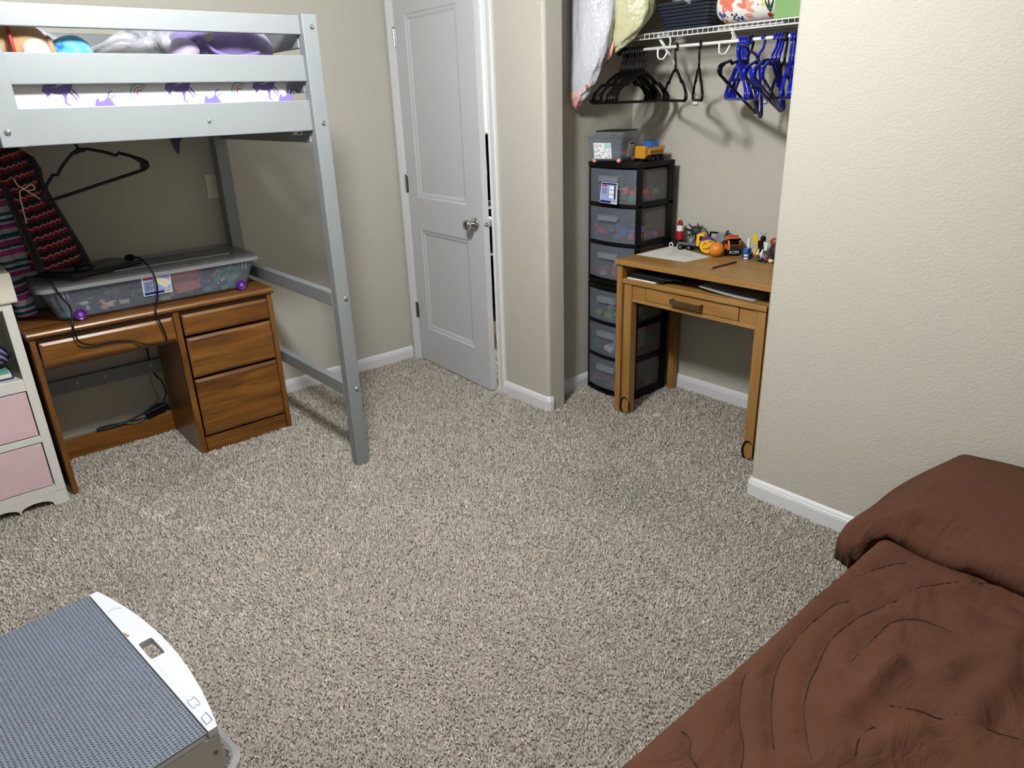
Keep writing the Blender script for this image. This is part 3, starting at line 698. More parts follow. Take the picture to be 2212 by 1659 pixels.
def drawer(x0, x1, z0, z1):
    f = B(); y0, y1, i = DYF - .012, DYF + .006, .012   # bevelled raised face
    A = [(x0, y1, z0), (x1, y1, z0), (x1, y1, z1), (x0, y1, z1)]; Bq = [(x0, y0 + .006, z0), (x1, y0 + .006, z0), (x1, y0 + .006, z1), (x0, y0 + .006, z1)]
    D = [(x0 + i, y0, z0 + i), (x1 - i, y0, z0 + i), (x1 - i, y0, z1 - i), (x0 + i, y0, z1 - i)]
    f.loft([A, Bq, D]); d = obj('drawer', f, OAKX, dk, bevel=.002)
    obj('drawer_box', B().box(x0 + .01, y1, z0 + .006, x1 - .01, DYK - .04, z1 - .012), OAKY, d)
drawer(DX0 + .026, .828, .572, .674)
drawer(.864, DX1 - .029, .578, .674); drawer(.864, DX1 - .029, .380, .566); drawer(.864, DX1 - .029, .090, .368)
obj('rail', B().box(DX0 + .02, DYF + .008, .560, .832, DYF + .024, .572), OAKX, dk)
# power brick and its lead resting on the stretcher
DT_ = .722
pb_ = thing('power_adapter', 'black laptop power brick on the desk stretcher', 'adapter', (.765, 3.646, .108))
obj('brick', B().obox((.765, 3.648, .128), (.055, 0, .012), (0, .014, 0), (-.006, 0, .019)), BLACK, pb_, bevel=.006)
obj('lead', B().tube(spline([(.80, 3.647, .15), (.765, 3.645, .160), (.70, 3.640, .135), (.62, 3.638, .118), (.53, 3.637, .124), (.492, 3.637, .116), (.53, 3.636, .113), (.62, 3.636, .112), (.71, 3.637, .111)], 8), .0055, 8), BLACK, pb_, smooth=True)
obj('lead', B().tube(spline([(.80, 3.648, .165), (.825, 3.655, .20), (.822, 3.675, .26), (.80, 3.690, .31), (.795, 3.702, .40), (.802, 3.702, .46), (.81, 3.701, .50)], 8), .0035, 8), BLACK, pb_, smooth=True)
tag(recenter(obj('phone_cable', B().tube(spline([(.783, 3.7025, .52), (.78, 3.7045, .43), (.781, 3.7045, .33), (.785, 3.7035, .22), (.79, 3.700, .165), (.70, 3.634, .109), (.62, 3.632, .109)], 8), .0018, 6), mat('grey_cable', (150, 148, 144), .5), smooth=True)), 'thin pale grey cable running down the wall behind the desk', 'cable')
oc = thing('wall_outlet', 'black multi plug adapter on the wall behind the desk', 'plug', (.80, YA, .50))
obj('plug_body', B().box(.765, YA - .045, .49, .835, YA - .002, .575), BLACK, oc, bevel=.006)

# ------------------------------------------------------------------ underbed box on the desk
ub = thing('storage_box', 'long clear underbed storage box on purple wheels', 'storage box', (.815, 3.495, DT_))
X0, X1, Y0, Y1, Z0, Z1 = .372, 1.262, 3.288, 3.688, DT_ + .008, .868
def openbox(b, x0, y0, x1, y1, xi, yi, z0, z1, t, r=.03):
    """thin walled tapered tub: outer loft then inner loft"""
    def sec(k, z, d): return [(x, y, z) for x, y in rpoly(x0 + xi * (1 - k) + d, y0 + yi * (1 - k) + d, x1 - xi * (1 - k) - d, y1 - yi * (1 - k) - d, r, 4)]
    b.loft([sec(.06, z0, .006), sec(0, z0 + .006, 0), sec(1, z1, 0), sec(1, z1, t), sec(.02, z0 + t + .004, t), sec(.0, z0 + t, .012)]); return b
obj('tub', openbox(B(), X0 + .006, Y0 + .006, X1 - .006, Y1 - .006, .048, .028, Z0, Z1 - .004, .003, .035), FROST, ub, smooth=False)
rim = B()
for z, d in ((Z1 - .012, 0),):
    rim.loft([[(x, y, zz) for x, y in rpoly(X0 - e, Y0 - e, X1 + e, Y1 + e, .04, 6)] for zz, e in ((Z1 - .014, .0), (Z1 - .014, .008), (Z1 + .002, .008), (Z1 + .002, -.004), (Z1 - .014, 0))], cap=False)
obj('rim', rim, FROSTH, ub)
lid = B().loft([[(x, y, z) for x, y in rpoly(X0 - e, Y0 - e, X1 + e, Y1 + e, .04, 6)] for z, e in ((Z1 + .0025, .006), (Z1 + .011, .006), (Z1 + .013, -.006), (Z1 + .009, -.022), (Z1 + .009, -.05), (Z1 + .014, -.06))])
ld = obj('lid', lid, FROST2, ub)
obj('lid_rib', B().box(X0 + .30, Y0 + .085, Z1 + .0142, X1 - .1, Y0 + .092, Z1 + .019), FROSTH, ld); obj('lid_rib', B().box(X0 + .12, Y1 - .095, Z1 + .0142, X1 - .1, Y1 - .088, Z1 + .019), FROSTH, ld)
VIO = mat('violet_plastic', (74, 22, 120), .28); VIO2 = mat('pale_violet_plastic', (150, 108, 180), .3)
for x in (.497, 1.165):
    for y, s in ((Y0 + .012, -1), (Y1 - .012, 1)):
        wz = DT_ + .0245
        wh = obj('wheel', B().lathe([(.008, -.006), (.0235, -.006), (.0235, -.001), (.021, .001), (.014, -.002), (.010, -.001), (.0, -.001)] if s > 0 else [(.008, .006), (.0235, .006), (.0235, .001), (.021, -.001), (.014, .002), (.010, .001), (.0, .001)], (x, y, wz), 28, 'y'), VIO, ub, smooth=False)
        obj('hub', B().lathe([(.0085, -.001 * s), (.0085, .0025 * s), (.004, .0025 * s), (.004, .001 * s)], (x, y, wz), 16, 'y', cap=True), VIO2, wh)
for x in (.452, .466, 1.185, 1.20):
    obj('latch_rib', B().tube([(x, Y0 + .006, .858), (x + (.004 if x < .8 else -.002), Y0 + .013, .815)], .0025, 6), FROSTH, ub)
def sticker(parent, quad, m, name='label_sticker', th=.0008):
    """quad: 4 corners (bl, br, tr, tl)"""
    q = [Vector(p) for p in quad]; n = (q[1] - q[0]).cross(q[3] - q[0]).normalized() * th
    b = B().loft([[p for p in q], [p + n for p in q]]); return obj(name, b, m, parent), q, n
def on(q, n, u, v, k=1.3): return q[0].lerp(q[1], u).lerp(q[3].lerp(q[2], u), v) + n * k
def patch(parent, q, n, u0, v0, u1, v1, m, name='print_block', k=1.05):
    A = [on(q, n, u, v, k) for u, v in ((u0, v0), (u1, v0), (u1, v1), (u0, v1))]
    return obj(name, B().loft([A, [p + n * .3 for p in A]]), m, parent)
LBL = mat('label_periwinkle', (150, 162, 205), .45); LBLD = mat('label_navy', (28, 34, 96), .4); LBLW = mat('label_white', (232, 232, 236), .5); LBLR = mat('label_red', (190, 60, 70), .45)
CREAM = mat('label_cream', (222, 212, 190), .5)
tl = lambda x, z: (x, Y0 + .0065 + .028 * (1 - (z - Z0) / (Z1 - Z0)) - .002, z)
ls, q, n = sticker(ub, [tl(.748, .770), tl(.866, .770), tl(.866, .862), tl(.748, .862)], LBLW)
patch(ls, q, n, .03, .04, .97, .97, LBL); patch(ls, q, n, .03, .90, .97, .98, LBLD, k=1.4); patch(ls, q, n, .04, .04, .72, .16, LBLD, k=1.4)
patch(ls, q, n, .06, .77, .38, .88, LBLR, k=1.4); patch(ls, q, n, .76, .05, .95, .20, LBLW, k=1.4)
for k in range(5): patch(ls, q, n, .78 + k * .033, .06, .794 + k * .033, .19, INK, 'bar', 1.8)
A = [on(q, n, u, v, 1.5) for u, v in ((.42, .62), (.80, .24), (.98, .45), (.95, .62), (.55, .86))]; obj('print_tub', B().loft([A, [p + n * .3 for p in A]]), CREAM, ls)
for k in range(6): patch(ls, q, n, .08, .24 + k * .075, .30 + .06 * (k % 3), .265 + k * .075, INK, 'print_line', 1.5)

def toyheap(x0, y0, x1, y1, z0, n, pal, smin=.008, smax=.022, hz=.03, name='toy_pieces', flat=.6):
    b = B(); cols = []
    for i in range(n):
        c = Vector((random.uniform(x0, x1), random.uniform(y0, y1), z0)); s = [random.uniform(smin, smax) for _ in range(3)]; s[2] *= flat
        c.z += s[2] + random.random() ** 2 * hz
        rot = Matrix.Rotation(random.uniform(0, 6.28), 3, 'Z') @ Matrix.Rotation(random.uniform(-.5, .5), 3, 'X')
        col = random.choice(pal); f0 = len(b.bm.faces)
        if random.random() < .6: b.obox(c, rot @ Vector((s[0], 0, 0)), rot @ Vector((0, s[1], 0)), rot @ Vector((0, 0, s[2])))
        else: b.ell(c, s, 8, 6)
        cols += [col] * (len(b.bm.faces) - f0)
    lay = b.bm.loops.layers.float_color.new('Col')
    for f, c in zip(b.bm.faces, cols):
        for l in f.loops: l[lay] = lin(c)
    return obj(name, b, TOYMIX)
def stuff(o, label, cat='toys'): recenter(o); o['kind'] = 'stuff'; o['label'] = label; o['category'] = cat; return o
MIXP = [(60, 66, 92), (72, 76, 96), (150, 60, 70), (200, 190, 170), (210, 150, 120), (80, 110, 150), (190, 170, 90), (120, 80, 120), (60, 60, 70), (220, 210, 205), (70, 120, 100), (58, 62, 84)]
stuff(toyheap(.445, 3.345, .80, 3.64, Z0 + .005, 170, MIXP, hz=.035), 'jumble of small toy pieces in the left half of the clear underbed box')
stuff(toyheap(.80, 3.345, 1.195, 3.64, Z0 + .005, 210, MIXP + [(190, 70, 90), (60, 130, 150)], hz=.075), 'deep jumble of small toy pieces in the right half of the clear underbed box')
tag(recenter(obj('folded_paper', B().obox((.945, 3.352, .800), (.058, .004, .006), (-.002, .0012, .0), (-.004, .012, .044)), mat('salmon_card', (188, 92, 84), .7))), 'salmon pink card standing inside the clear underbed box', 'card')
tag(recenter(obj('toy_bucket', B().lathe([(.010, .738), (.012, .752), (.020, .768), (.022, .786), (.016, .790)], (1.015, 3.355, 0), 14), mat('slate_toy', (70, 92, 120), .4))), 'slate blue toy bucket inside the clear underbed box', 'toy')
tag(recenter(obj('toy_brick', B().box(1.005, 3.335, .738, 1.042, 3.352, .757), mat('teal_toy', (64, 140, 160), .35), bevel=.002)), 'teal toy brick lying inside the clear underbed box', 'toy')
tag(recenter(obj('craft_sheet', B().obox((1.125, 3.355, .782), (.045, .003, .03), (-.001, .0012, 0), (-.016, .01, .026)), mat('green_card', (60, 128, 96), .7))), 'green craft sheet leaning inside the clear underbed box', 'card')
# laptop and cord on the box
LZ_ = Z1 + .0205
lt = thing('laptop', 'closed black laptop lying on the underbed box lid', 'laptop', (.61, 3.46, LZ_))
def lp_quad(z, e=0): return [(.408 - e, 3.452, z), (.505, 3.305 - e, z), (.800 + e, 3.425 - e, z), (.80 + e, 3.44, z), (.705, 3.585 + e, z)]
obj('base', B().loft([lp_quad(LZ_, -.004), lp_quad(LZ_ + .004), lp_quad(LZ_ + .013)]), mat('dark_navy_plastic', (16, 17, 26), .35), lt, bevel=.003)
obj('screen_lid', B().loft([lp_quad(LZ_ + .0135), lp_quad(LZ_ + .020), lp_quad(LZ_ + .0215, -.003)]), mat('laptop_lid', (17, 18, 22), .28), lt, bevel=.003)
obj('badge', B().obox((.625, 3.462, LZ_ + .0222), (.020, .008, 0), (-.003, .005, 0), (0, 0, .0003)), mat('badge_grey', (96, 96, 98), .35), lt)
CZ = LZ_ + .022
tag(recenter(obj('cable_coil', B().ell((.560, 3.338, CZ + .014), (.040, .028, .014), 14, 8), BLACK, smooth=True)), 'black bundled cable tie and plug on the laptop lid', 'cable')
tag(recenter(obj('cable_plug', B().ell((.752, 3.42, CZ + .014), (.022, .014, .014), 12, 8), BLACK, smooth=True)), 'black plug head resting at the laptop corner', 'plug')
obj_ = obj('charging_cable', B().tube(spline([(.747, 3.408, CZ + .018), (.77, 3.33, CZ + .020), (.792, 3.285, .885), (.797, 3.265, .83), (.79, 3.268, .765), (.765, 3.237, .735), (.762, 3.226, .70), (.775, 3.222, .63), (.772, 3.224, .585), (.70, 3.226, .588), (.64, 3.236, .615), (.57, 3.236, .628), (.50, 3.232, .632), (.458, 3.226, .655), (.449, 3.224, .70), (.452, 3.232, .735), (.462, 3.258, .77), (.46, 3.262, .80), (.44, 3.268, .84), (.43, 3.27, .875), (.425, 3.285, .895), (.42, 3.33, CZ - .012), (.425, 3.40, CZ + .006)], 7), .0036, 8), BLACK, smooth=True)
tag(recenter(obj_), 'black charging cable looping down over the desk drawer front', 'cable')
tag(recenter(obj('charger_lead', B().tube(spline([(.535, 3.335, CZ + .008), (.50, 3.345, CZ + .0045), (.46, 3.38, CZ + .0045), (.43, 3.43, CZ + .0045), (.405, 3.50, Z1 + .022), (.40, 3.56, Z1 + .018)], 8), .0032, 8), BLACK, smooth=True)), 'black lead trailing behind the laptop towards the crochet garment', 'cable')

# ------------------------------------------------------------------ white storage unit with pink drawers
wu = thing('storage_unit', 'white wooden storage unit with pink drawers and an open cubby', 'storage unit', (-.03, 3.44, 0))
WP = mat('white_furniture_paint', (205, 204, 198), .45, bump=(90, .08, .002)); PK = mat('pink_paint', (204, 176, 182), .5, bump=(120, .12, .002), var=(30, .05))
UX0, UX1, UY0, UY1 = -.34, .272, 3.222, 3.66
obj('top', B().box(UX0 - .02, UY0 - .012, .855, UX1 + .022, UY1, .968), mat('cream_furniture_paint', (206, 202, 188), .5), wu, bevel=.006)
obj('side_panel', B().box(UX1 - .018, UY0 + .006, 0, UX1, UY1, .855), WP, wu); obj('side_panel', B().box(UX0, UY0 + .006, 0, UX0 + .018, UY1, .855), WP, wu)
obj('stile', B().box(UX1 - .034, UY0, .06, UX1, UY0 + .018, .855), WP, wu, bevel=.002); obj('stile', B().box(UX0, UY0, .06, UX0 + .034, UY0 + .018, .855), WP, wu, bevel=.002)
for z0, z1 in ((.830, .855), (.508, .556), (.286, .314)): obj('rail', B().box(UX0 + .034, UY0, z0, UX1 - .034, UY0 + .018, z1), WP, wu, bevel=.002)
sc = [(UX0, .0), (UX0, .09), (UX1, .09), (UX1, .0)]
x = UX1 - .055
cur = [(UX1 - .055, .0)]
for k in range(5):
    w_ = .118
    for i in range(9):
        a = PI * i / 8; cur.append((x - w_ / 2 + w_ / 2 * math.cos(a), .006 + .030 * math.sin(a) ** .8))
    x -= w_
    if x < UX0 + .06: break
obj('rail', B().box(UX0 + .034, UY0, .0602, UX1 - .034, UY0 + .018, .091), WP, wu)
obj('scalloped_apron', B().prism([(UX0, 0), (UX0, .0598), (UX1, .0598), (UX1, 0)] + cur, 'y', UY0, UY0 + .016), WP, wu)
obj('shelf', B().box(UX0 + .018, UY0 + .012, .540, UX1 - .018, UY1 - .01, .556), WP, wu); obj('back_panel', B().box(UX0 + .018, UY1 - .012, .05, UX1 - .018, UY1 - .004, .855), WP, wu)
for z0, z1 in ((.318, .504), (.094, .282)):
    d = obj('drawer', B().box(UX0 + .038, UY0 + .001, z0, UX1 - .038, UY0 + .017, z1), PK, wu, bevel=.002); obj('drawer_box', B().box(UX0 + .05, UY0 + .018, z0 + .005, UX1 - .05, UY1 - .02, z1 - .01), WP, d)
ZS = .5565
BK = [((38, 32, 96), .006), ((210, 205, 190), .016), ((88, 150, 140), .008)]; z = ZS
for i, (c, h) in enumerate(BK):
    nm = ['purple cover thin book lying at the bottom of the cubby pile', 'cream paged book in the cubby pile', 'mint cover notebook on top of the cubby pile'][i]
    tag(recenter(obj('book', B().box(-.10, UY0 + .035 + .004 * i, z, .215 - .006 * i, UY1 - .12, z + h), mat('book_%d' % i, c, .6), bevel=.0015)), nm, 'book'); z += h + .0003
ZEB = stripes('zebra_cloth', .030, [(0, (30, 26, 70)), (.45, (150, 146, 176)), (.8, (96, 50, 110))], .012, 26, .8, tilt=.9)
tag(recenter(obj('zebra_bag', B().ell((.145, 3.33, z + .062), (.085, .07, .062), 24, 14, lambda p: Vector((p.x * (1 - .35 * max(0, p.z) / .06), p.y, p.z + .006 * math.sin(50 * p.x)))), ZEB, smooth=True)), 'purple zebra striped soft bag crammed in the white cubby', 'bag')

# ------------------------------------------------------------------ closet shelf and rod
WIRE = mat('white_vinyl_wire', (226, 226, 222), .4)
SX0, SZ = 2.755, 1.752
ws = thing('wire_shelf', 'white wire closet shelf with a hanging rod below', 'shelf', (2.9, 1.62, SZ - .02))
SY0, SY1 = .66, 2.585
for x, z in ((SX0, SZ), (SX0, SZ - .020), (2.86, SZ - .004), (2.96, SZ - .004), (3.055, SZ - .004)):
    obj('long_wire', B().tube([(x, SY0, z), (x, SY1, z)], .0032, 8), WIRE, ws, smooth=True)
w0 = obj('cross_wire', B().tube([(3.058, 2.575, SZ + .003), (SX0 + .004, 2.575, SZ + .003), (SX0 - .002, 2.575, SZ), (SX0 - .003, 2.575, SZ - .022)], .0014, 6), WIRE, ws)
for i in range(1, 75):
    o = w0.copy(); C.objects.link(o); o.location = (0, -.0254 * i, 0)
obj('hanging_rod', B().tube([(RODX, SY0, RODZ), (RODX, SY1, RODZ)], .0068, 12), WIRE, ws, smooth=True)
for y in (2.155, 1.845, 1.20):
    obj('rod_hook', B().tube(spline([(2.755, y - .02, SZ - .02), (2.762, y - .02, RODZ + .025), (2.764, y - .012, RODZ), (2.745, y, RODZ - .042), (2.722, y + .010, RODZ - .040), (2.718, y + .012, RODZ - .012), (2.728, y + .012, RODZ - .004)], 6), .0042, 8), WIRE, ws, smooth=True)
for y in (1.838, 2.20, 1.0):
    obj('brace', B().tube([(SX0 + .004, y, SZ - .012), (3.058, y, SZ - .275)], .0065, 8), WIRE, ws, smooth=True)
    obj('brace_foot', B().box(3.050, y - .012, SZ - .30, 3.0615, y + .012, SZ - .262), WIRE, ws, bevel=.002)
SR = SZ + .0045
# bags hanging over the shelf edge
def baglike(secs, n=40, seed=0, amp=.05):
    r = random.Random(seed); ph = [r.uniform(0, 6.28) for _ in range(5)]; out = []
    for j, (cx, cy, z, rx, ry, rot) in enumerate(secs):
        q = []
        for k in range(n):
            a = 2 * PI * k / n
            w_ = 1 + amp * math.sin(5 * a + ph[0] + j * .25) + amp * .8 * math.sin(9 * a + ph[1] - j * .35) + amp * .6 * math.sin(15 * a + ph[2] + j * .6)
            x, y = rx * w_ * math.cos(a), ry * w_ * math.sin(a)
            q.append((cx + x * math.cos(rot) - y * math.sin(rot), cy + x * math.sin(rot) + y * math.cos(rot), z + .006 * math.sin(4 * a + j)))
        out.append(q)
    return out
def interp(secs, m):
    out = []
    for a, b in zip(secs, secs[1:]):
        for k in range(m): out.append(tuple(p + (q - p) * k / m for p, q in zip(a, b)))
    out.append(secs[-1]); return out
BAGW = NT('white_bin_liner'); BAGW.b.inputs['Base Color'].default_value = lin((196, 198, 204)); BAGW.b.inputs['Roughness'].default_value = .28
BAGW.b.inputs['Subsurface Weight'].default_value = .0
_f = BAGW.noise(BAGW.coords((1.2, 1.2, .8)), 60, 3, .6, .8); BAGW.bump(_f, .55, .01)
PINKB = mat('pink_translucent_film', (226, 168, 160), .35, bump=(70, .6, .01))
wb = thing('bin_liner_bag', 'white embossed bin liner bag drooping over the shelf edge', 'bag', (2.62, 2.45, 1.46))
S0 = [(2.66, 2.455, 2.10, .085, .115, 0), (2.655, 2.462, 1.98, .085, .120, 0), (2.645, 2.466, 1.90, .080, .118, 0), (2.63, 2.468, 1.80, .066, .115, 0), (2.615, 2.472, 1.71, .052, .106, 0), (2.605, 2.482, 1.635, .042, .092, 0), (2.60, 2.505, 1.560, .032, .072, 0), (2.60, 2.522, 1.515, .024, .050, 0), (2.60, 2.532, 1.492, .016, .036, 0)]
obj('bag_body', B().loft(baglike(interp(S0, 4), 48, 3, .035)), BAGW.m, wb, smooth=True)
S1 = [(2.60, 2.470, 1.575, .012, .040, 0), (2.60, 2.520, 1.512, .018, .055, 0), (2.60, 2.535, 1.488, .016, .036, 0), (2.60, 2.549, 1.460, .006, .012, 0)]
obj('drawstring_hem', B().loft(baglike([(2.598, 2.526, 1.530, .026, .050, 0), (2.599, 2.533, 1.500, .022, .042, 0), (2.60, 2.545, 1.472, .012, .022, 0), (2.60, 2.551, 1.456, .004, .006, 0)], 30, 8, .08)), PINKB, wb, smooth=True)
obj('drawstring', B().tube(spline([(2.585, 2.470, 1.560), (2.575, 2.455, 1.553), (2.572, 2.448, 1.540), (2.585, 2.462, 1.535)], 5), .005, 6, flat=.4), mat('orange_drawstring', (226, 96, 44), .4), wb, smooth=True)
yb = thing('shopping_bag', 'translucent yellowish shopping bag sagging beside the bin liner', 'bag', (2.70, 2.33, 1.70))
YEL = clear('pale_yellow_film', (214, 212, 170), .86, .3, (40, .6, .012))
S2 = [(2.735, 2.345, 2.08, .09, .12, 0), (2.735, 2.335, 1.96, .09, .115, 0), (2.728, 2.322, 1.90, .085, .108, 0), (2.722, 2.320, 1.84, .076, .105, 0), (2.700, 2.330, 1.785, .046, .092, 0), (2.69, 2.350, 1.74, .030, .064, 0), (2.688, 2.372, 1.705, .020, .034, 0), (2.688, 2.384, 1.690, .010, .014, 0)]
obj('bag_body', B().loft(baglike(interp(S2, 3), 40, 11, .05)), YEL, yb, smooth=True)
obj('contents', B().ell((2.708, 2.375, 1.80), (.040, .050, .062), 16, 12), mat('peach_cloth', (205, 160, 120), .9), yb, smooth=True)
obj('bag_fold', B().loft(baglike(interp([(2.735, 2.335, 2.05, .094, .126, 0), (2.733, 2.330, 1.94, .094, .122, 0), (2.726, 2.325, 1.895, .088, .114, 0)], 3), 40, 14, .04), cap=False), mat('smoky_film', (150, 150, 148), .35, bump=(40, .5, .01)), yb, smooth=True, solid=.001)
obj('tie_end', B().loft(baglike([(2.665, 2.405, 1.735, .012, .030, 0), (2.655, 2.410, 1.70, .016, .040, 0), (2.650, 2.418, 1.665, .012, .034, .3), (2.650, 2.424, 1.640, .006, .016, .3)], 24, 5, .1)), PINKB, yb, smooth=True)
obj('tie', B().obox((2.662, 2.392, 1.682), (.004, .010, .006), (.006, -.004, .010), (.004, .002, -.002)), mat('red_tie', (206, 66, 40), .4), yb, bevel=.002)
# basket
bk = thing('ribbed_basket', 'dark navy ribbed plastic basket on the wire shelf', 'basket', (2.86, 2.09, SR))
NAV = mat('dark_slate_plastic', (32, 38, 50), .42)
BX_0, BX_1, BY_0, BY_1 = 2.768, 3.02, 1.948, 2.215
def bsec(z, e): return [(x, y, z) for x, y in rpoly(BX_0 - e, BY_0 - e, BX_1 + e, BY_1 + e, .025, 5)]
secs = []
for k in range(7):
    z = SR + .001 + k * .0135; e = -.016 + .022 * k / 6
    secs += [bsec(z, e - .003), bsec(z + .002, e), bsec(z + .0105, e + .0015), bsec(z + .0125, e - .002)]
secs += [bsec(SR + .097, .012), bsec(SR + .108, .012), bsec(SR + .108, .002), bsec(SR + .01, -.024)]
obj('basket_body', B().loft(secs), NAV, bk)
wbag = tag(recenter(obj('plastic_bag', B().ell((2.825, 2.065, SR + .168), (.115, .105, .088), 36, 18, lambda p: Vector((p.x * (1 + .05 * math.sin(8 * math.atan2(p.y, p.x))), p.y * (1 + .06 * math.sin(11 * math.atan2(p.y, p.x))), p.z + .008 * math.sin(60 * p.y) + .006 * math.sin(70 * p.x)))), mat('white_film', (216, 217, 220), .35, bump=(30, .7, .02)), smooth=True)), 'crumpled white plastic bag stuffed in the ribbed basket', 'bag')
# floral pillow
FLW = mat('white_cotton', (232, 228, 220), .85, bump=(300, .15, .002))
fp = thing('floral_pillow', 'white pillow printed with coral flowers leaves and blue berries', 'pillow', (2.87, 1.81, SR))
PX = 2.80
def pil(p):
    k = 1 - .0 * p.z; s = abs(p.y / .165); sz = abs(p.z / .15)
    return Vector((p.x * (1 - .25 * max(s, sz) ** 4), p.y * (1 + .10 * sz ** 4) , p.z * (1 + .08 * s ** 4)))
def sq(p, e=.42):
    v = Vector((p.x, math.copysign(abs(p.y / .160) ** e, p.y) * .160, math.copysign(abs(p.z / .150) ** e, p.z) * .150)); return v
obj('pillow_body', B().ell((2.865, 1.812, SR + .155), (.075, .160, .150), 56, 36, sq), FLW, fp, smooth=True)
def onpil(y, z):                                     # front surface of the pillow at lateral y, height z
    Y = abs((y - 1.812) / .160) ** (1 / .42); Z = abs((z - SR - .155) / .150) ** (1 / .42)
    r = max(0, 1 - Y * Y - Z * Z); return (2.865 - .075 * math.sqrt(r) - .0012, y, z)
def pmotif(pts, m, name='flower_print', d=0):
    b = B(); P = [onpil(y, z) for y, z in pts]; c = onpil(sum(p[0] for p in pts) / len(pts), sum(p[1] for p in pts) / len(pts))
    P = [(x - d, y, z) for x, y, z in P]; c = (c[0] - d - .0006, c[1], c[2])
    vs = [b._v(p) for p in P]; cv = b._v(c)
    for i in range(len(vs)): b.f([vs[i], vs[(i + 1) % len(vs)], cv])
    return obj(name, b, m, fp)
CORAL = mat('coral_print', (226, 120, 100), .8); CORAL2 = mat('pale_coral_print', (228, 160, 140), .8); BLUP = mat('blue_print', (62, 88, 150), .8); NAVP = mat('navy_print', (30, 32, 60), .8); YELP = mat('yellow_print', (214, 204, 90), .8); REDP = mat('red_print', (170, 40, 50), .8); ORP = mat('orange_print', (220, 130, 60), .8); GRP = mat('leaf_print', (40, 70, 50), .8)
def blob(y, z, r, n=5, k=.3, ph=0, m_=40): return [(y + r * (1 - k + k * math.cos(n * a)) * math.cos(a + ph), z + r * (1 - k + k * math.cos(n * a)) * math.sin(a + ph)) for a in [2 * PI * i / m_ for i in range(m_)]]
def leaf(y, z, L, w_, a):
    P = []
    for i in range(16):
        t = 2 * PI * i / 16; u, v = L / 2 * math.cos(t) + L / 2, w_ * math.sin(t) * (1 - .3 * math.cos(t)); P.append((y + u * math.cos(a) - v * math.sin(a), z + u * math.sin(a) + v * math.cos(a)))
    return P
Zp = SR
pmotif(blob(1.885, Zp + .078, .040, 5, .22, .3), CORAL); pmotif(blob(1.885, Zp + .078, .012, 7, .3), ORP, d=.001)
for a in (0.4, 1.2, 2.0, 2.7, 3.6): pmotif(leaf(1.80, Zp + .055, .042, .008, a), CORAL if a < 2 else CORAL2, 'leaf_print')
pmotif([(1.802, Zp + .02), (1.798, Zp + .02), (1.796, Zp + .09), (1.800, Zp + .10)], NAVP, 'stem_print', .0005)
pmotif(blob(1.915, Zp + .034, .022, 3, .35, .8), BLUP, 'berry_print')
for y, z in ((1.865, .036), (1.855, .028), (1.862, .020), (1.845, .034), (1.84, .022), (1.85, .015)): pmotif(blob(y, Zp + z, .0048, 1, 0, 0, 12), NAVP, 'berry_print')
pmotif(blob(1.825, Zp + .018, .011, 3, .2), BLUP, 'berry_print'); pmotif(leaf(1.895, Zp + .012, .045, .012, .1), ORP, 'leaf_print'); pmotif(leaf(1.775, Zp + .022, .036, .009, .2), CORAL2, 'leaf_print')
for y, z in ((1.86, .125), (1.75, .115), (1.725, .06), (1.745, .085), (1.705, .09), (1.77, .14)): pmotif(blob(y, Zp + z, .011, 5, .35), YELP)
for y, z in ((1.745, .06), (1.73, .10), (1.89, .03), (1.905, .018), (1.93, .02), (1.76, .10), (1.70, .115)): pmotif(blob(y, Zp + z, .005, 5, .4, 0, 20), REDP)
pmotif(blob(1.70, Zp + .135, .017, 6, .12), CORAL); pmotif(blob(1.705, Zp + .020, .009, 1, 0), REDP, 'berry_print')
for a in (1.2, 1.5, 1.9): pmotif(leaf(1.70, Zp + .03, .05, .004, a), GRP, 'leaf_print')
gx = thing('green_box', 'light green box at the end of the wire shelf', 'box', (2.87, 1.52, SR))
GRN = mat('light_green_card', (122, 162, 98), .55)
obj('box_body', B().box(2.775, 1.40, SR, 3.03, 1.662, SR + .19), GRN, gx, bevel=.003); obj('box_lid', B().box(2.771, 1.396, SR + .1905, 3.034, 1.6655, SR + .24), GRN, gx, bevel=.003)

# ------------------------------------------------------------------ drawer tower
TX, TB, TY0, TY1 = 2.722, 2.995, 2.256, 2.574
def tfront(x, e=0, n=10, y0=TY0, y1=TY1):           # plan of a bowed front
    P = []
    for i in range(n + 1):
        t = i / n; P.append((x - .028 * (1 - (2 * t - 1) ** 2) - e, y0 - e + (y1 - y0 + 2 * e) * t))
    return P
TOY = {0: [(240, 96, 60), (238, 110, 70), (60, 150, 90), (60, 90, 170), (235, 80, 60), (50, 80, 150)], 1: [(50, 100, 190), (60, 110, 200), (210, 60, 90), (40, 60, 120), (190, 50, 60)], 2: [(200, 100, 80), (180, 80, 60), (150, 150, 150)], 3: [(230, 230, 225), (60, 140, 70), (40, 40, 45), (150, 170, 60)], 4: [(40, 120, 90), (50, 140, 110), (190, 40, 50), (230, 225, 220)], 5: [(150, 90, 70), (190, 150, 120), (120, 70, 60)]}
TL = ['upper black drawer tower with clear fronts, stacked on another tower', 'lower black drawer tower with clear fronts, standing on the closet carpet']
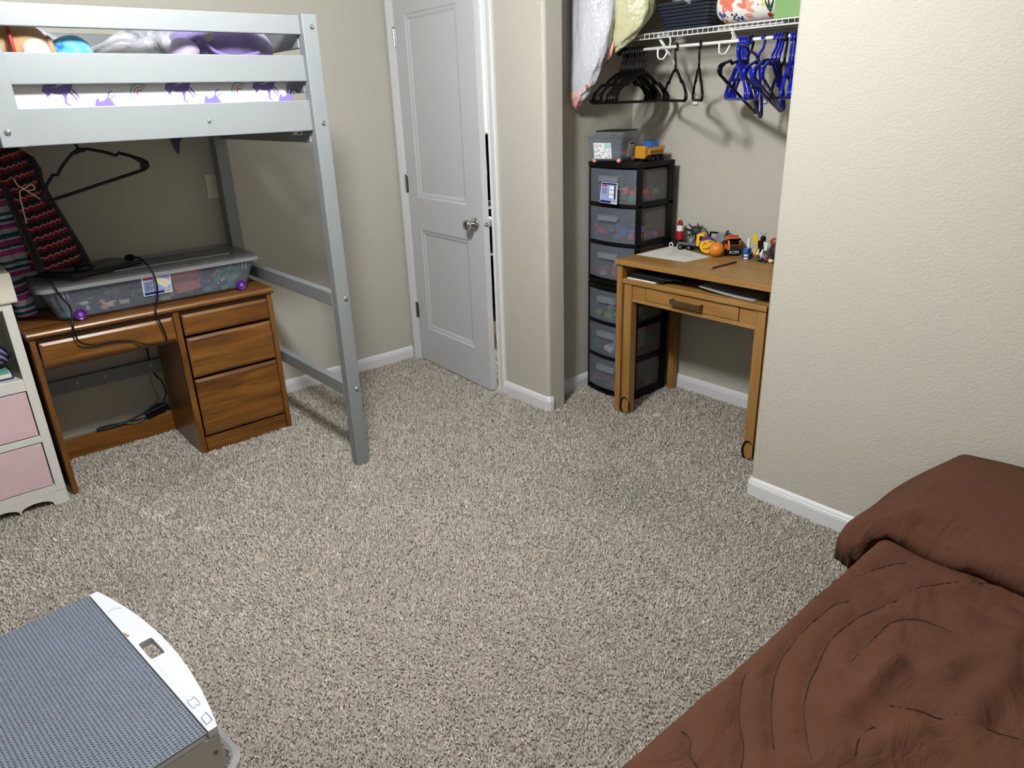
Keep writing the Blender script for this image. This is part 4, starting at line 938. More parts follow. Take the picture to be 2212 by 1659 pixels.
for ti, zb in enumerate((.604, .0)):
    tw = thing('drawer_tower', TL[ti], 'drawer tower', (2.86, 2.415, zb), 0, 'stacked drawer towers')
    def slab(z0, z1, e=0): return B().prism(tfront(TX, e) + [(TB, TY1 + e), (TB, TY0 - e)], 'z', z0, z1)
    obj('top', slab(zb + .580, zb + .602, .002), BLACKM, tw, bevel=.003); obj('base', slab(zb + .002, zb + .022, .001), BLACKM, tw, bevel=.003)
    for k in (1, 2): obj('shelf_frame', slab(zb + .018 + k * .188, zb + .034 + k * .188), BLACKM, tw, bevel=.002)
    for y0, y1 in ((TY0, TY0 + .012), (TY1 - .012, TY1)):
        obj('corner_post', B().box(TX, y0, zb + .0225, TX + .034, y1, zb + .5795), BLACKM, tw, bevel=.002)
        obj('corner_post', B().box(TB - .040, y0, zb + .0225, TB, y1, zb + .5795), BLACKM, tw, bevel=.002)
        for k in range(3): obj('side_rail', B().box(TX + .034, y0 + .001, zb + .0225 + k * .188, TB - .04, y1 - .001, zb + .044 + k * .188), BLACKM, tw)
    obj('back_panel', B().box(TB - .006, TY0 + .0125, zb + .023, TB - .001, TY1 - .0125, zb + .579), mat('smoke_back', (40, 40, 42), .5), tw)
    for k in range(3):
        z0 = zb + .036 + k * .188; z1 = z0 + .166 - (.006 if k == 2 else 0)
        pf_ = tfront(TX - .004, -.006); pin = [(x + .004, y) for x, y in pf_]
        dr = obj('drawer', B().loft([[(x, y, z) for x, y in pf_] + [(x, y, z) for x, y in pin[::-1]] for z in (z0, z1)]), FROST, tw)
        t_ = B().box(TX + .006, TY0 + .0135, z0, TB - .01, TY0 + .016, z1 - .003); t_.box(TX + .006, TY1 - .016, z0, TB - .01, TY1 - .0135, z1 - .003); t_.box(TX + .006, TY0 + .016, z0, TB - .01, TY1 - .016, z0 + .003)
        obj('tub', t_, FROST2, dr)
        lipz = z0 + .098
        lp_ = [(x - .0015, y) for x, y in tfront(TX - .006, -.010)]
        yc = (TY0 + TY1) / 2
        obj('lip', B().tube([(x, y, lipz + .030 - .020 * max(0, 1 - abs(y - yc) / .16) ) for x, y in lp_], .0022, 6), FROST, dr)
        hp = [(x, y) for x, y in tfront(TX - .006, -.010, 24) if abs(y - yc) < .070]
        obj('handle', B().loft([[(x - .001, y, lipz + .034) for x, y in hp] + [(x + .002, y, lipz + .034) for x, y in hp[::-1]], [(x - .018, y, lipz + .030) for x, y in hp] + [(x + .002, y, lipz + .030) for x, y in hp[::-1]], [(x - .020, y, lipz + .006) for x, y in hp] + [(x - .016, y, lipz + .006) for x, y in hp[::-1]]]), clear('handle_clear_plastic', (158, 164, 174), .32, .25), dr)
        di = (2 - k) + (0 if ti == 0 else 3)
        lb_ = 'top second third'.split()[2 - k] if ti == 0 else 'third lowest lowest'.split()[0]
        names = ['orange red green and blue toy pieces in the topmost clear drawer', 'blue and pink toy pieces in the second clear drawer from the top', 'flat reddish toy track pieces in the clear drawer level with the desk top', 'white green and black toy vehicles in the fourth clear drawer from the top', 'green bead toys and red white card in the clear drawer above the lowest', 'round brownish wooden toy pieces in the lowest clear drawer']
        big = di in (0, 3, 4, 5)
        stuff(toyheap(TX + .010, TY0 + .035, TB - .06, TY1 - .035, z0 + .004, 30 if di != 0 else 56, TOY[di], .012, .028 if big else .020, .055 if di in (0, 1, 4) else .02, flat=.75), names[di])
    if ti == 0:
        zz0, zz1 = zb + .440, zb + .508
        xq = lambda y: TX - .004 - .028 * (1 - (2 * (y - TY0) / (TY1 - TY0) - 1) ** 2) - .0215
        top_d = [o for o in tw.children if o.name.startswith('drawer')][-1]
        ls, q, n = sticker(top_d, [(xq(2.435) - .003, 2.447, zb + .418), (xq(2.36) - .003, 2.340, zb + .414), (xq(2.36), 2.340, zb + .514), (xq(2.435), 2.438, zb + .514)], LBLW, 'label_card')
        patch(ls, q, n, .03, .10, .97, .97, LBL); patch(ls, q, n, .03, .90, .97, .98, LBLD, k=1.4); patch(ls, q, n, .02, .02, .66, .13, LBLD, k=1.4); patch(ls, q, n, .06, .80, .36, .88, LBLR, k=1.4)
        for k in range(3): patch(ls, q, n, .52, .26 + k * .21, .80, .42 + k * .21, LBLW, 'print_drawer', 1.5)
        patch(ls, q, n, .82, .24, .90, .88, INK, k=1.5)
        for k in range(5): patch(ls, q, n, .70 + k * .052, .02, .72 + k * .052, .11, INK, 'bar', 1.5); patch(ls, q, n, .08, .48 + k * .055, .38, .497 + k * .055, LBLD, 'print_line', 1.5)
tag(recenter(obj('child_drawing', B().obox((2.80, TY0 + .02, .345), (.035, 0, .003), (0, .0008, 0), (.003, 0, .062)), mat('drawing_paper', (205, 200, 192), .8))), 'child stick figure drawing tucked inside the lower tower side window', 'drawing')
dw = bpy.data.objects[[o.name for o in C.objects if o.name.startswith('child_drawing')][0]]; MW[dw.name] = Matrix.Translation(dw.location)
for pts in ([(2.79, .315), (2.79, .345)], [(2.79, .315), (2.782, .296)], [(2.79, .315), (2.798, .296)], [(2.78, .335), (2.80, .335)], [(2.815, .33), (2.815, .30), (2.825, .30), (2.825, .33), (2.815, .33)], [(2.80, .375), (2.80, .395)], [(2.792, .385), (2.808, .385)], [(2.82, .39), (2.828, .38)]):
    obj('pen_line', B().tube([(x, TY0 + .0185, z) for x, z in pts], .0009, 4), INK, dw)
# small bin on the tower
TT = 1.2065
sb = thing('clear_bin', 'small clear bin with pink ball feet on the drawer tower', 'bin', (2.742, 2.424, TT), math.radians(16))
def bsec2(z, e, r=.014): return [(x, y, z) for x, y in rpoly(-.068 - e, -.062 - e, .120 + e, .090 + e, r, 4)]
obj('tub', B().loft([bsec2(.010, -.004), bsec2(.013, 0), bsec2(.118, .016), bsec2(.119, .030), bsec2(.122, .030), bsec2(.122, .014), bsec2(.016, -.003), bsec2(.0155, -.02)]), FROST, sb, world=False)
PKF = mat('pink_rubber', (226, 150, 150), .45)
for x, y in ((-.058, -.05), (-.058, .078), (.108, -.05), (.108, .078)): obj('foot', B().ell((x, y, .0115), (.012, .012, .0115), 14, 10), PKF, sb, world=False, smooth=True)
lidb = obj('lid', B().loft([[(x, y, z) for x, y in rpoly(-.055 - e, -.072 - e, .13 + e, .085 + e, .016, 4)] for z, e in ((.1225, 0), (.138, 0), (.140, -.004), (.126, -.008))]), FROST2, sb, world=False)
obj('lid_top', B().box(-.05, -.064, .1405, .125, .078, .1455), BLACK, lidb, world=False, bevel=.003)
MS = MW[sb.name]
def bl(x, y, z): return MS @ Vector((x, y, z))
fx = lambda z: -.068 - .016 * (z - .013) / .105 - .0008
s1, q, n = sticker(sb, [bl(fx(.020), .074, .020), bl(fx(.020), -.018, .020), bl(fx(.092), -.018, .092), bl(fx(.092), .074, .092)], LBLW, 'sticker_card')
patch(s1, q, n, .62, .70, .99, .99, mat('print_mint', (160, 205, 200), .6))
for u, v, r in ((.16, .80, .10), (.42, .82, .06), (.78, .55, .14), (.10, .45, .06), (.28, .52, .05), (.52, .36, .07), (.14, .16, .07), (.38, .14, .06), (.85, .22, .05), (.30, .22, .04)):
    P = [on(q, n, u + r * math.cos(a) * (1 + .25 * math.sin(3 * a)), v + r * math.sin(a), 1.6) for a in [2 * PI * i / 14 for i in range(14)]]
    obj('doodle', B().tube(P, .0009, 4, closed=True), INK, s1)
for i, c in enumerate(((60, 50, 46), (150, 90, 60), (206, 170, 130), (120, 80, 60))): patch(s1, q, n, .64 + .08 * i, .04, .69 + .08 * i, .11, mat('swatch_%d' % i, c, .6), 'swatch', 1.5)
sy = lambda z: -.062 - .016 * (z - .013) / .105 - .0006
s2, q, n = sticker(sb, [bl(.0, sy(.025), .025), bl(.066, sy(.025), .025), bl(.066, sy(.092), .092), bl(.0, sy(.092), .092)], mat('grey_print_card', (214, 213, 208), .6), 'instruction_card')
patch(s2, q, n, .08, .82, .95, .95, INK, k=1.4)
for k in range(6): patch(s2, q, n, .08, .12 + k * .11, .6 + .05 * (k % 4), .145 + k * .11, INK, 'print_line', 1.5)
# toy dump truck on the tower
dt = thing('toy_dump_truck', 'yellow toy dump truck with hazard stripes and a blue load', 'toy truck', (2.905, 2.325, TT))
YT = mat('yellow_toy', (196, 140, 40), .35); BT = mat('blue_toy', (40, 100, 180), .35)
obj('tipper', B().prism([(2.845, TT + .028), (2.955, TT + .030), (2.965, TT + .066), (2.845, TT + .060)], 'y', 2.295, 2.365), YT, dt, bevel=.002)
obj('cab', B().box(2.815, 2.300, TT + .012, 2.842, 2.362, TT + .070), YT, dt, bevel=.004); obj('chassis', B().box(2.82, 2.305, TT + .012, 2.96, 2.358, TT + .027), BLACK, dt)
obj('load', B().box(2.865, 2.305, TT + .062, 2.925, 2.355, TT + .088), BT, dt, bevel=.003)
for x in (2.838, 2.90, 2.94):
    for y in (2.294, 2.366): obj('wheel', B().lathe([(.004, -.006), (.0125, -.006), (.0125, .006), (.004, .006)], (x, y, TT + .0125), 14, 'y'), BLACK, dt)
for i in range(7): obj('hazard_stripe', B().prism([(2.852 + i * .014, TT + .034), (2.858 + i * .014, TT + .034), (2.864 + i * .014, TT + .048), (2.858 + i * .014, TT + .048)], 'y', 2.2942, 2.295), BLACK, dt)

# ------------------------------------------------------------------ pine desk in the closet
KX0, KX1, KY0, KY1 = 2.558, 3.045, 1.405, 2.250
pk = thing('pine_desk', 'pine pull out desk with one drawer standing in the closet', 'desk', (2.80, 1.83, 0))
obj('desk_top', B().box(KX0, KY0, .762, KX1, KY1, .786), PINEY, pk, bevel=.003)
for x0, x1 in ((KX0 + .012, KX0 + .048), (KX1 - .045, KX1 - .004)):
    for y0, y1 in ((KY0 + .006, KY0 + .040), (KY1 - .040, KY1 - .006)): obj('leg', B().box(x0, y0, 0, x1, y1, .762), PINEZ, pk, bevel=.002)
obj('side_rail', B().box(KX0 + .048, KY1 - .030, .60, KX1 - .045, KY1 - .010, .762), PINEX, pk, bevel=.002); obj('side_rail', B().box(KX0 + .048, KY0 + .010, .60, KX1 - .045, KY0 + .030, .762), PINEX, pk, bevel=.002)
# nested pull out section
NY0, NY1, NX0 = KY0 + .046, KY1 - .044, KX0 + .010
obj('pull_out_top', B().box(NX0, NY0, .676, KX1 - .06, NY1, .698), PINEY, pk, bevel=.003)
for y0, y1 in ((NY0 + .004, NY0 + .050), (NY1 - .050, NY1 - .004)):
    lg = obj('pull_out_leg', B().box(NX0 + .008, y0, .0, NX0 + .052, y1, .676), PINEZ, pk, bevel=.002)
    obj('castor_ring', B().tube([(NX0 + .030 + .0, (y0 + y1) / 2 + .026 * math.cos(a), .040 + .040 * math.sin(a)) if False else (NX0 + .004 + .022 * (1 - math.cos(a)) * .2, (y0 + y1) / 2 + .024 * math.cos(a) * (1 if math.cos(a) > 0 else 1), .046 + .044 * math.sin(a)) for a in [2 * PI * i / 28 for i in range(28)]], .0042, 6, closed=True), BLACK, lg, smooth=True)
fy0, fy1 = NY0 + .0505, NY1 - .0505
obj('front_rail', B().box(NX0 + .012, fy0, .590, NX0 + .030, fy1, .608), PINEY, pk, bevel=.002)
obj('front_block', B().box(NX0 + .014, fy1 - .078, .6085, NX0 + .030, fy1, .6755), PINEY, pk, bevel=.0015); obj('front_block', B().box(NX0 + .014, fy0, .6085, NX0 + .030, fy0 + .078, .6755), PINEY, pk, bevel=.0015)
kd = obj('drawer', B().box(NX0 + .012, fy0 + .081, .6105, NX0 + .030, fy1 - .081, .6735), PINEY, pk, bevel=.002)
obj('drawer_box', B().box(NX0 + .031, fy0 + .09, .614, KX1 - .10, fy1 - .09, .668), PINEX, kd)
BRZ = mat('brushed_bronze', (112, 92, 66), .38, .8)
hy0, hy1, hx = 1.756, 1.916, NX0 + .012
obj('handle', B().box(hx - .030, hy0, .628, hx - .026, hy1, .650).box(hx - .026, hy0, .628, hx, hy0 + .006, .650).box(hx - .026, hy1 - .006, .628, hx, hy1, .650), BRZ, kd, bevel=.0012)
ZK, ZN = .7863, .6983
# papers, folders and laptop sleeve in the gap
GAP = [('pale page stack with curled edge at the bottom of the desk gap', 'paper', (225, 222, 216), .006, 2.578, 2.02, 2.185), ('black ring folder lying in the desk gap on the pages', 'folder', (12, 12, 14), .010, 2.585, 1.98, 2.182), ('dark grey folder in the middle of the desk gap pile', 'folder', (44, 42, 44), .006, 2.60, 1.95, 2.175), ('black flat tablet case on top of the desk gap pile', 'case', (16, 15, 17), .009, 2.605, 1.90, 2.165)]
z = ZN
for lb_, ct, c, h, x, y0, y1 in GAP:
    tag(recenter(obj('stacked_' + ct, B().box(x, y0, z, 2.90, y1, z + h), mat('gap_%d_%d' % (c[0], int(h * 1000)), c, .5), bevel=.0015)), lb_, ct); z += h + .0003
tag(recenter(obj('magazine', B().grid(16, 8, lambda u, v: (2.60 + .26 * v, 1.80 - .27 * u, ZN + .003 + .030 * (1 - u) ** 2 * (.6 + .4 * v))), mat('grey_magazine', (150, 150, 152), .4), solid=.003, smooth=True)), 'grey magazine curling in the desk gap', 'magazine')
# on the desk top
pa = tag(recenter(obj('drawing_paper', B().prism([(2.700, 2.236), (2.735, 2.232), (2.93, 2.238), (2.985, 2.222), (2.872, 1.936), (2.80, 1.944), (2.712, 1.958)], 'z', ZK, ZK + .0012), mat('sketch_paper', (206, 205, 199), .8))), 'large sheet of white paper with faint pencil sketches on the pine desk', 'paper')
MW[pa.name] = Matrix.Translation(pa.location)
GRA = mat('graphite', (120, 120, 118), .7)
for cx_, cy_, r in ((2.86, 2.11, .016), (2.85, 2.06, .018), (2.80, 2.10, .014), (2.83, 2.02, .012), (2.88, 2.14, .012)):
    obj('pencil_sketch', B().tube([(cx_ + r * math.cos(a) * (1 + .3 * math.sin(3 * a)), cy_ + 1.6 * r * math.sin(a), ZK + .0014) for a in [2 * PI * i / 18 for i in range(18)]], .0008, 4, closed=True), GRA, pa)
pc = thing('pencil', 'dark pencil lying on the pine desk', 'pencil', (2.75, 1.783, ZK))
p0, p1 = Vector((2.672, 1.787, ZK + .0042)), Vector((2.845, 1.780, ZK + .0042)); dd = (p1 - p0)
obj('shaft', B().tube([p0, p1], .004, 6), mat('dark_maroon_lacquer', (34, 16, 16), .3), pc)
obj('tip', B().tube([p0, p0 - dd.normalized() * .010, p0 - dd.normalized() * .014], [.0038, .0015, .0004], 6), mat('bare_wood', (190, 150, 110), .7), pc)
ORG = NT('orange_peel'); ORG.b.inputs['Base Color'].default_value = lin((214, 128, 36)); ORG.b.inputs['Roughness'].default_value = .42
ORG.bump(ORG.noise(ORG.coords(), 420, 2, .5), .4, .002)
og = thing('orange', 'whole orange beside the yellow smiley disc', 'fruit', (2.905, 1.925, ZK))
obj('peel', B().ell((2.905, 1.925, ZK + .0335), (.0355, .0355, .0335), 28, 18), ORG.m, og, smooth=True); obj('navel', B().lathe([(.003, ZK + .0665), (.0025, ZK + .068)], (2.905, 1.925, 0), 8), mat('stem_green', (90, 100, 50), .8), og)
TY = mat('bright_yellow_toy', (226, 176, 44), .3); TO = mat('bright_orange_toy', (222, 120, 44), .3); GRY = mat('grey_toy', (92, 98, 104), .4); WT = mat('white_toy', (226, 226, 226), .35); RD = mat('red_toy', (150, 18, 34), .25); PRP = mat('purple_toy', (74, 40, 130), .4)
# winking disc: a plain smiley style toy disc
disc = thing('smiley_disc', 'round yellow winking face disc with a purple tuft', 'toy', (2.935, 2.0, ZK))
dm = face_m((2.935, 1.998, ZK + .0375), (.64, -.77, 0), (.10, .08, .99)); dn = dm.to_3x3() @ Vector((0, 0, 1))
def dpt(x, y, k=.0): return dm @ Vector((x, y, k))
dcb = B(); dcb.m = dm; dcb.lathe([(.036, -.006), (.0375, -.003), (.0375, .003), (.036, .006)], (0, 0, 0), 32)
obj('disc', dcb, TY, disc)
db = B(); db.m = dm; db.lathe([(.0378, -.0068), (.0390, 0), (.0378, .0068)], (0, 0, 0), 32, cap=False); obj('rim', db, mat('dark_edge', (30, 22, 14), .5), disc)
fz = .0075 if dn.x < 0 else -.0075
for P in ([(-.020, .004), (-.013, .012), (-.004, .010)], [(.004, .016), (.014, .020), (.024, .012)], [(-.022, -.012), (-.008, -.016), (.008, -.008), (.018, .002)]):
    obj('face_line', B().tube(spline([dpt(x, y, fz) for x, y in P], 5), .0012, 5), INK, disc)
obj('eye_dot', B().ell(dpt(-.024, -.002, fz), (.002, .002, .002), 8, 6), INK, disc)
hb_ = B(); hb_.m = dm; hb_.loft([[(math.cos(a) * .030, math.sin(a) * .030, z_) for a in [PI * .25 + PI * .5 * i / 10 for i in range(11)]] + [(math.cos(a) * .043, math.sin(a) * .043, z_) for a in [PI * .75 - PI * .5 * i / 10 for i in range(11)]] for z_ in (-.0085, .0085)])
obj('tuft', hb_, PRP, disc)
# lighthouse bottle
lh = thing('toy_tower', 'red and white tapered toy tower on a black toy car', 'toy', (2.995, 2.205, ZK + .036))
zb_ = ZK + .036
obj('tower_body', B().lathe([(.021, zb_), (.021, zb_ + .004), (.018, zb_ + .03), (.0155, zb_ + .042)], (2.995, 2.205, 0), 20), RD, lh, smooth=False)
obj('white_band', B().lathe([(.0165, zb_ + .0425), (.016, zb_ + .070)], (2.995, 2.205, 0), 20), WT, lh); obj('tower_cap', B().lathe([(.0145, zb_ + .0705), (.012, zb_ + .085), (.006, zb_ + .095)], (2.995, 2.205, 0), 20), RD, lh)
def toycar(name, label, x, y, rot, L, W_, H_, body, wheelm, cab=None, hub=None):
    t = thing(name, label, 'toy car', (x, y, ZK), rot)
    obj('body', B().prism([(-L / 2, .010), (-L / 2, H_ * .6), (-L * .15, H_), (L * .3, H_ * .95), (L / 2, H_ * .55), (L / 2, .010)], 'y', -W_ / 2, W_ / 2), body, t, world=False, bevel=.003)
    for sx in (-.3, .3):
        for sy in (-1, 1):
            w_ = obj('wheel', B().lathe([(.004, -.005), (.012, -.005), (.012, .005), (.004, .005)], (sx * L, sy * W_ / 2, .012), 14, 'y'), wheelm, t, world=False)
            if hub: obj('hub', B().lathe([(.007, -.0062), (.007, .0062)], (sx * L, sy * W_ / 2, .012), 12, 'y'), hub, w_, world=False)
    return t
toycar('toy_car', 'black toy car with white wheel rims under the red tower', 2.985, 2.208, math.radians(100), .075, .045, .035, BLACK, WT, None, BLACK)
# dark brick-built creature
cr = thing('toy_creature', 'dark grey brick built creature behind the flatbed truck', 'toy', (3.02, 2.13, ZK))
DG = mat('dark_grey_toy', (46, 48, 52), .35); OLV = mat('olive_toy', (86, 90, 66), .5)
obj('torso', B().ell((3.02, 2.125, ZK + .082), (.022, .034, .026), 10, 7), DG, cr); obj('shell', B().ell((3.028, 2.092, ZK + .06), (.018, .026, .045), 12, 8), OLV, cr)
for i in range(10):
    a = random.uniform(0, 6.28); obj('spike', B().tube([(3.015, 2.125 + .03 * math.cos(a), ZK + .08 + .02 * math.sin(a)), (3.005 + random.uniform(-.01, .01), 2.125 + .06 * math.cos(a), ZK + .085 + .04 * math.sin(a))], [.006, .002], 5), random.choice([DG, BLACK, GRY, WT]), cr)
for y, y2 in ((2.10, 2.08), (2.14, 2.16), (2.125, 2.13)): obj('leg', B().tube([(3.01, y, ZK + .07), (2.998, (y + y2) / 2, ZK + .045), (2.995, y2, ZK + .002)], .0035, 6), GRY, cr)
# flatbed truck with yellow cab
ft = thing('toy_flatbed_truck', 'yellow cab toy truck with a grey flatbed', 'toy truck', (2.965, 2.09, ZK), math.radians(-78))
obj('flatbed', B().box(-.085, -.020, .024, .012, .020, .032), GRY, ft, world=False, bevel=.002); obj('chassis', B().box(-.08, -.013, .012, .055, .013, .0235), BLACK, ft, world=False)
obj('cab', B().prism([(.014, .024), (.014, .080), (.028, .088), (.050, .084), (.062, .050), (.062, .024)], 'y', -.022, .022), TY, ft, world=False, bevel=.003)
obj('windscreen', B().prism([(.030, .052), (.032, .074), (.050, .074), (.058, .052)], 'y', -.0226, .0226), BLACK, ft, world=False)
for x in (-.065, -.02, .045):
    for y in (-.022, .022):
        w_ = obj('wheel', B().lathe([(.004, -.005), (.014, -.005), (.014, .005), (.004, .005)], (x, y, .014), 16, 'y'), BLACK, ft, world=False); obj('hub', B().lathe([(.007, -.006), (.007, .006)], (x, y, .014), 12, 'y'), GRY, w_, world=False)
tk = thing('toy_tractor', 'black and silver toy machine between the yellow and orange trucks', 'toy', (3.02, 1.975, ZK))
obj('chassis', B().box(2.998, 1.945, ZK + .012, 3.042, 2.03, ZK + .045), BLACK, tk, bevel=.003); obj('drum', B().lathe([(.010, -.010), (.024, -.010), (.024, .010), (.010, .010)], (2.992, 1.965, ZK + .072), 18, 'x'), mat('silver_toy', (170, 172, 174), .3, .5), tk)
obj('boom', B().tube([(3.01, 2.04, ZK + .05), (3.005, 2.03, ZK + .088), (3.0, 1.985, ZK + .090)], .005, 6), BLACK, tk); obj('mast', B().tube([(3.01, 1.95, ZK + .045), (3.005, 1.94, ZK + .10), (3.005, 1.915, ZK + .085)], .007, 6), DG, tk)
for y in (1.955, 2.018):
    for x in (2.994, 3.046): obj('wheel', B().lathe([(.004, -.005), (.013, -.005), (.013, .005), (.004, .005)], (x, y, ZK + .013), 14, 'x'), DG, tk)
# orange tow truck with lettered bumper
ot = thing('toy_tow_truck', 'orange toy truck with a lettered black bumper', 'toy truck', (2.985, 1.895, ZK), math.radians(232))
obj('cab', B().prism([(-.028, .024), (-.028, .062), (-.020, .084), (.018, .084), (.030, .056), (.032, .024)], 'y', -.028, .028), TO, ot, world=False, bevel=.003)
obj('windows', B().prism([(-.022, .052), (-.016, .072), (.012, .072), (.020, .052)], 'y', -.0286, .0286), BLACK, ot, world=False)
obj('windscreen', B().obox((.0265, 0, .062), (.001, 0, .0005), (0, .022, 0), (-.004, 0, .010)), BLACK, ot, world=False)
obj('light_bar', B().box(-.012, -.024, .0845, .012, .024, .092), mat('red_orange_toy', (190, 70, 40), .3), ot, world=False, bevel=.002); obj('visor', B().box(.012, -.030, .074, .034, .030, .080), BLACK, ot, world=False, bevel=.002)
bp = obj('bumper', B().box(.0325, -.030, .010, .044, .030, .030), BLACK, ot, world=False, bevel=.002)
tm = MW[ot.name] @ face_m((.0447, -.004, .0195), (0, 1, 0), (0, 0, 1)); text('bumper_lettering', 'KON', .020, WT, tm, bp)
obj('grille', B().box(.0325, -.022, .034, .038, .022, .050), DG, ot, world=False); obj('flatbed', B().box(-.085, -.024, .020, -.030, .024, .030), BLACK, ot, world=False, bevel=.002); obj('chassis', B().box(-.08, -.018, .012, .03, .018, .0238), BLACK, ot, world=False)
obj('boom', B().tube([(-.06, 0, .03), (-.05, 0, .075), (-.075, 0, .098)], .006, 8), BLACK, ot, world=False); obj('drum', B().ell((-.052, 0, .052), (.020, .020, .020), 14, 10), mat('silver_toy', (170, 172, 174), .3, .5), ot, world=False)
for x in (-.062, .010):
    for y in (-.027, .027): obj('wheel', B().lathe([(.004, -.006), (.015, -.006), (.015, .006), (.004, .006)], (x, y, .015), 16, 'y'), BLACK, ot, world=False)
# blue and white toy, winged robot, small figures
bt = thing('toy_plane', 'blue brick built toy plane with a white fin', 'toy', (2.965, 1.792, ZK))
obj('body', B().box(2.94, 1.775, ZK, 2.985, 1.812, ZK + .026), mat('navy_toy', (34, 60, 110), .35), bt, bevel=.003); obj('nose', B().box(2.935, 1.782, ZK + .0262, 2.97, 1.804, ZK + .048), BT, bt, bevel=.002)
obj('fin', B().box(2.962, 1.792, ZK + .0482, 2.972, 1.802, ZK + .092), WT, bt, bevel=.001); obj('chequer', B().box(2.9335, 1.779, ZK + .001, 2.9395, 1.797, ZK + .022), WT, bt); obj('chequer_dark', B().box(2.9325, 1.779, ZK + .009, 2.9334, 1.797, ZK + .014), INK, bt)
wr_ = thing('toy_robot', 'black yellow and white winged robot figure with blue antennae', 'toy', (2.975, 1.735, ZK))
obj('body', B().obox((2.975, 1.735, ZK + .062), (.012, 0, 0), (0, .014, -.004), (0, .004, .026)), BLACK, wr_, bevel=.003); obj('head', B().ell((2.968, 1.728, ZK + .098), (.012, .013, .012), 12, 8), BLACK, wr_)
obj('wing', B().prism([(1.742, ZK + .072), (1.770, ZK + .118), (1.782, ZK + .098), (1.764, ZK + .060)], 'x', 2.966, 2.970), TY, wr_, bevel=.001); obj('wing', B().prism([(1.728, ZK + .085), (1.700, ZK + .078), (1.706, ZK + .046), (1.722, ZK + .040)], 'x', 2.966, 2.970), mat('pale_mint_toy', (206, 226, 224), .35), wr_, bevel=.001)
for y, c in ((1.757, TY), (1.742, mat('pale_yellow_toy', (222, 214, 130), .4)), (1.722, WT)): obj('claw', B().tube([(2.965, y, ZK + .005), (2.958, y + .003, ZK + .028), (2.964, y, ZK + .05)], [.007, .006, .003], 8), c, wr_, smooth=True)
obj('base', B().box(2.945, 1.715, ZK, 2.995, 1.765, ZK + .010), mat('green_toy', (36, 96, 70), .4), wr_, bevel=.002); obj('mouth', B().box(2.944, 1.735, ZK + .011, 2.958, 1.756, ZK + .024), mat('brick_red_toy', (150, 50, 40), .4), wr_, bevel=.002)
for dy in (-.006, .006): obj('antenna', B().tube([(2.968, 1.728 + dy * .4, ZK + .108), (2.966, 1.728 + dy * 2, ZK + .124)], .0022, 6), mat('sky_blue_toy', (110, 150, 180), .4), wr_)
lx = thing('toy_monster', 'dark red and black spiky figure next to the wall edge', 'toy', (2.985, 1.668, ZK))
obj('body', B().ell((2.985, 1.668, ZK + .045), (.024, .030, .045), 12, 9), mat('dark_olive_toy', (40, 42, 34), .5), lx); obj('chest', B().ell((2.972, 1.672, ZK + .088), (.016, .022, .018), 10, 7), mat('rust_toy', (140, 60, 40), .5), lx); obj('horn', B().tube([(2.98, 1.655, ZK + .10), (2.975, 1.645, ZK + .135)], [.010, .005], 6), BLACK, lx)
for i, (x, y, m, l_) in enumerate(((2.945, 1.712, PRP, 'tiny purple figure lying on the desk by the robot'), (2.940, 1.690, mat('magenta_toy', (120, 40, 80), .4), 'tiny magenta figure lying on the desk by the monster'), (2.935, 1.662, mat('cream_toy', (206, 190, 140), .4), 'tiny cream figure lying on the desk near the wall edge'))):
    t = thing('toy_figure', l_, 'toy', (x, y, ZK), i * .8)
    obj('body', B().ell((0, 0, .009), (.014, .008, .009), 10, 7), m, t, world=False); obj('head', B().ell((.016, 0, .010), (.006, .006, .006), 10, 7), WT if i == 0 else DG, t, world=False)
    for s_ in (-1, 1): obj('leg', B().tube([(-.010, s_ * .004, .008), (-.022, s_ * .007, .004)], .003, 6), BLACK, t, world=False)

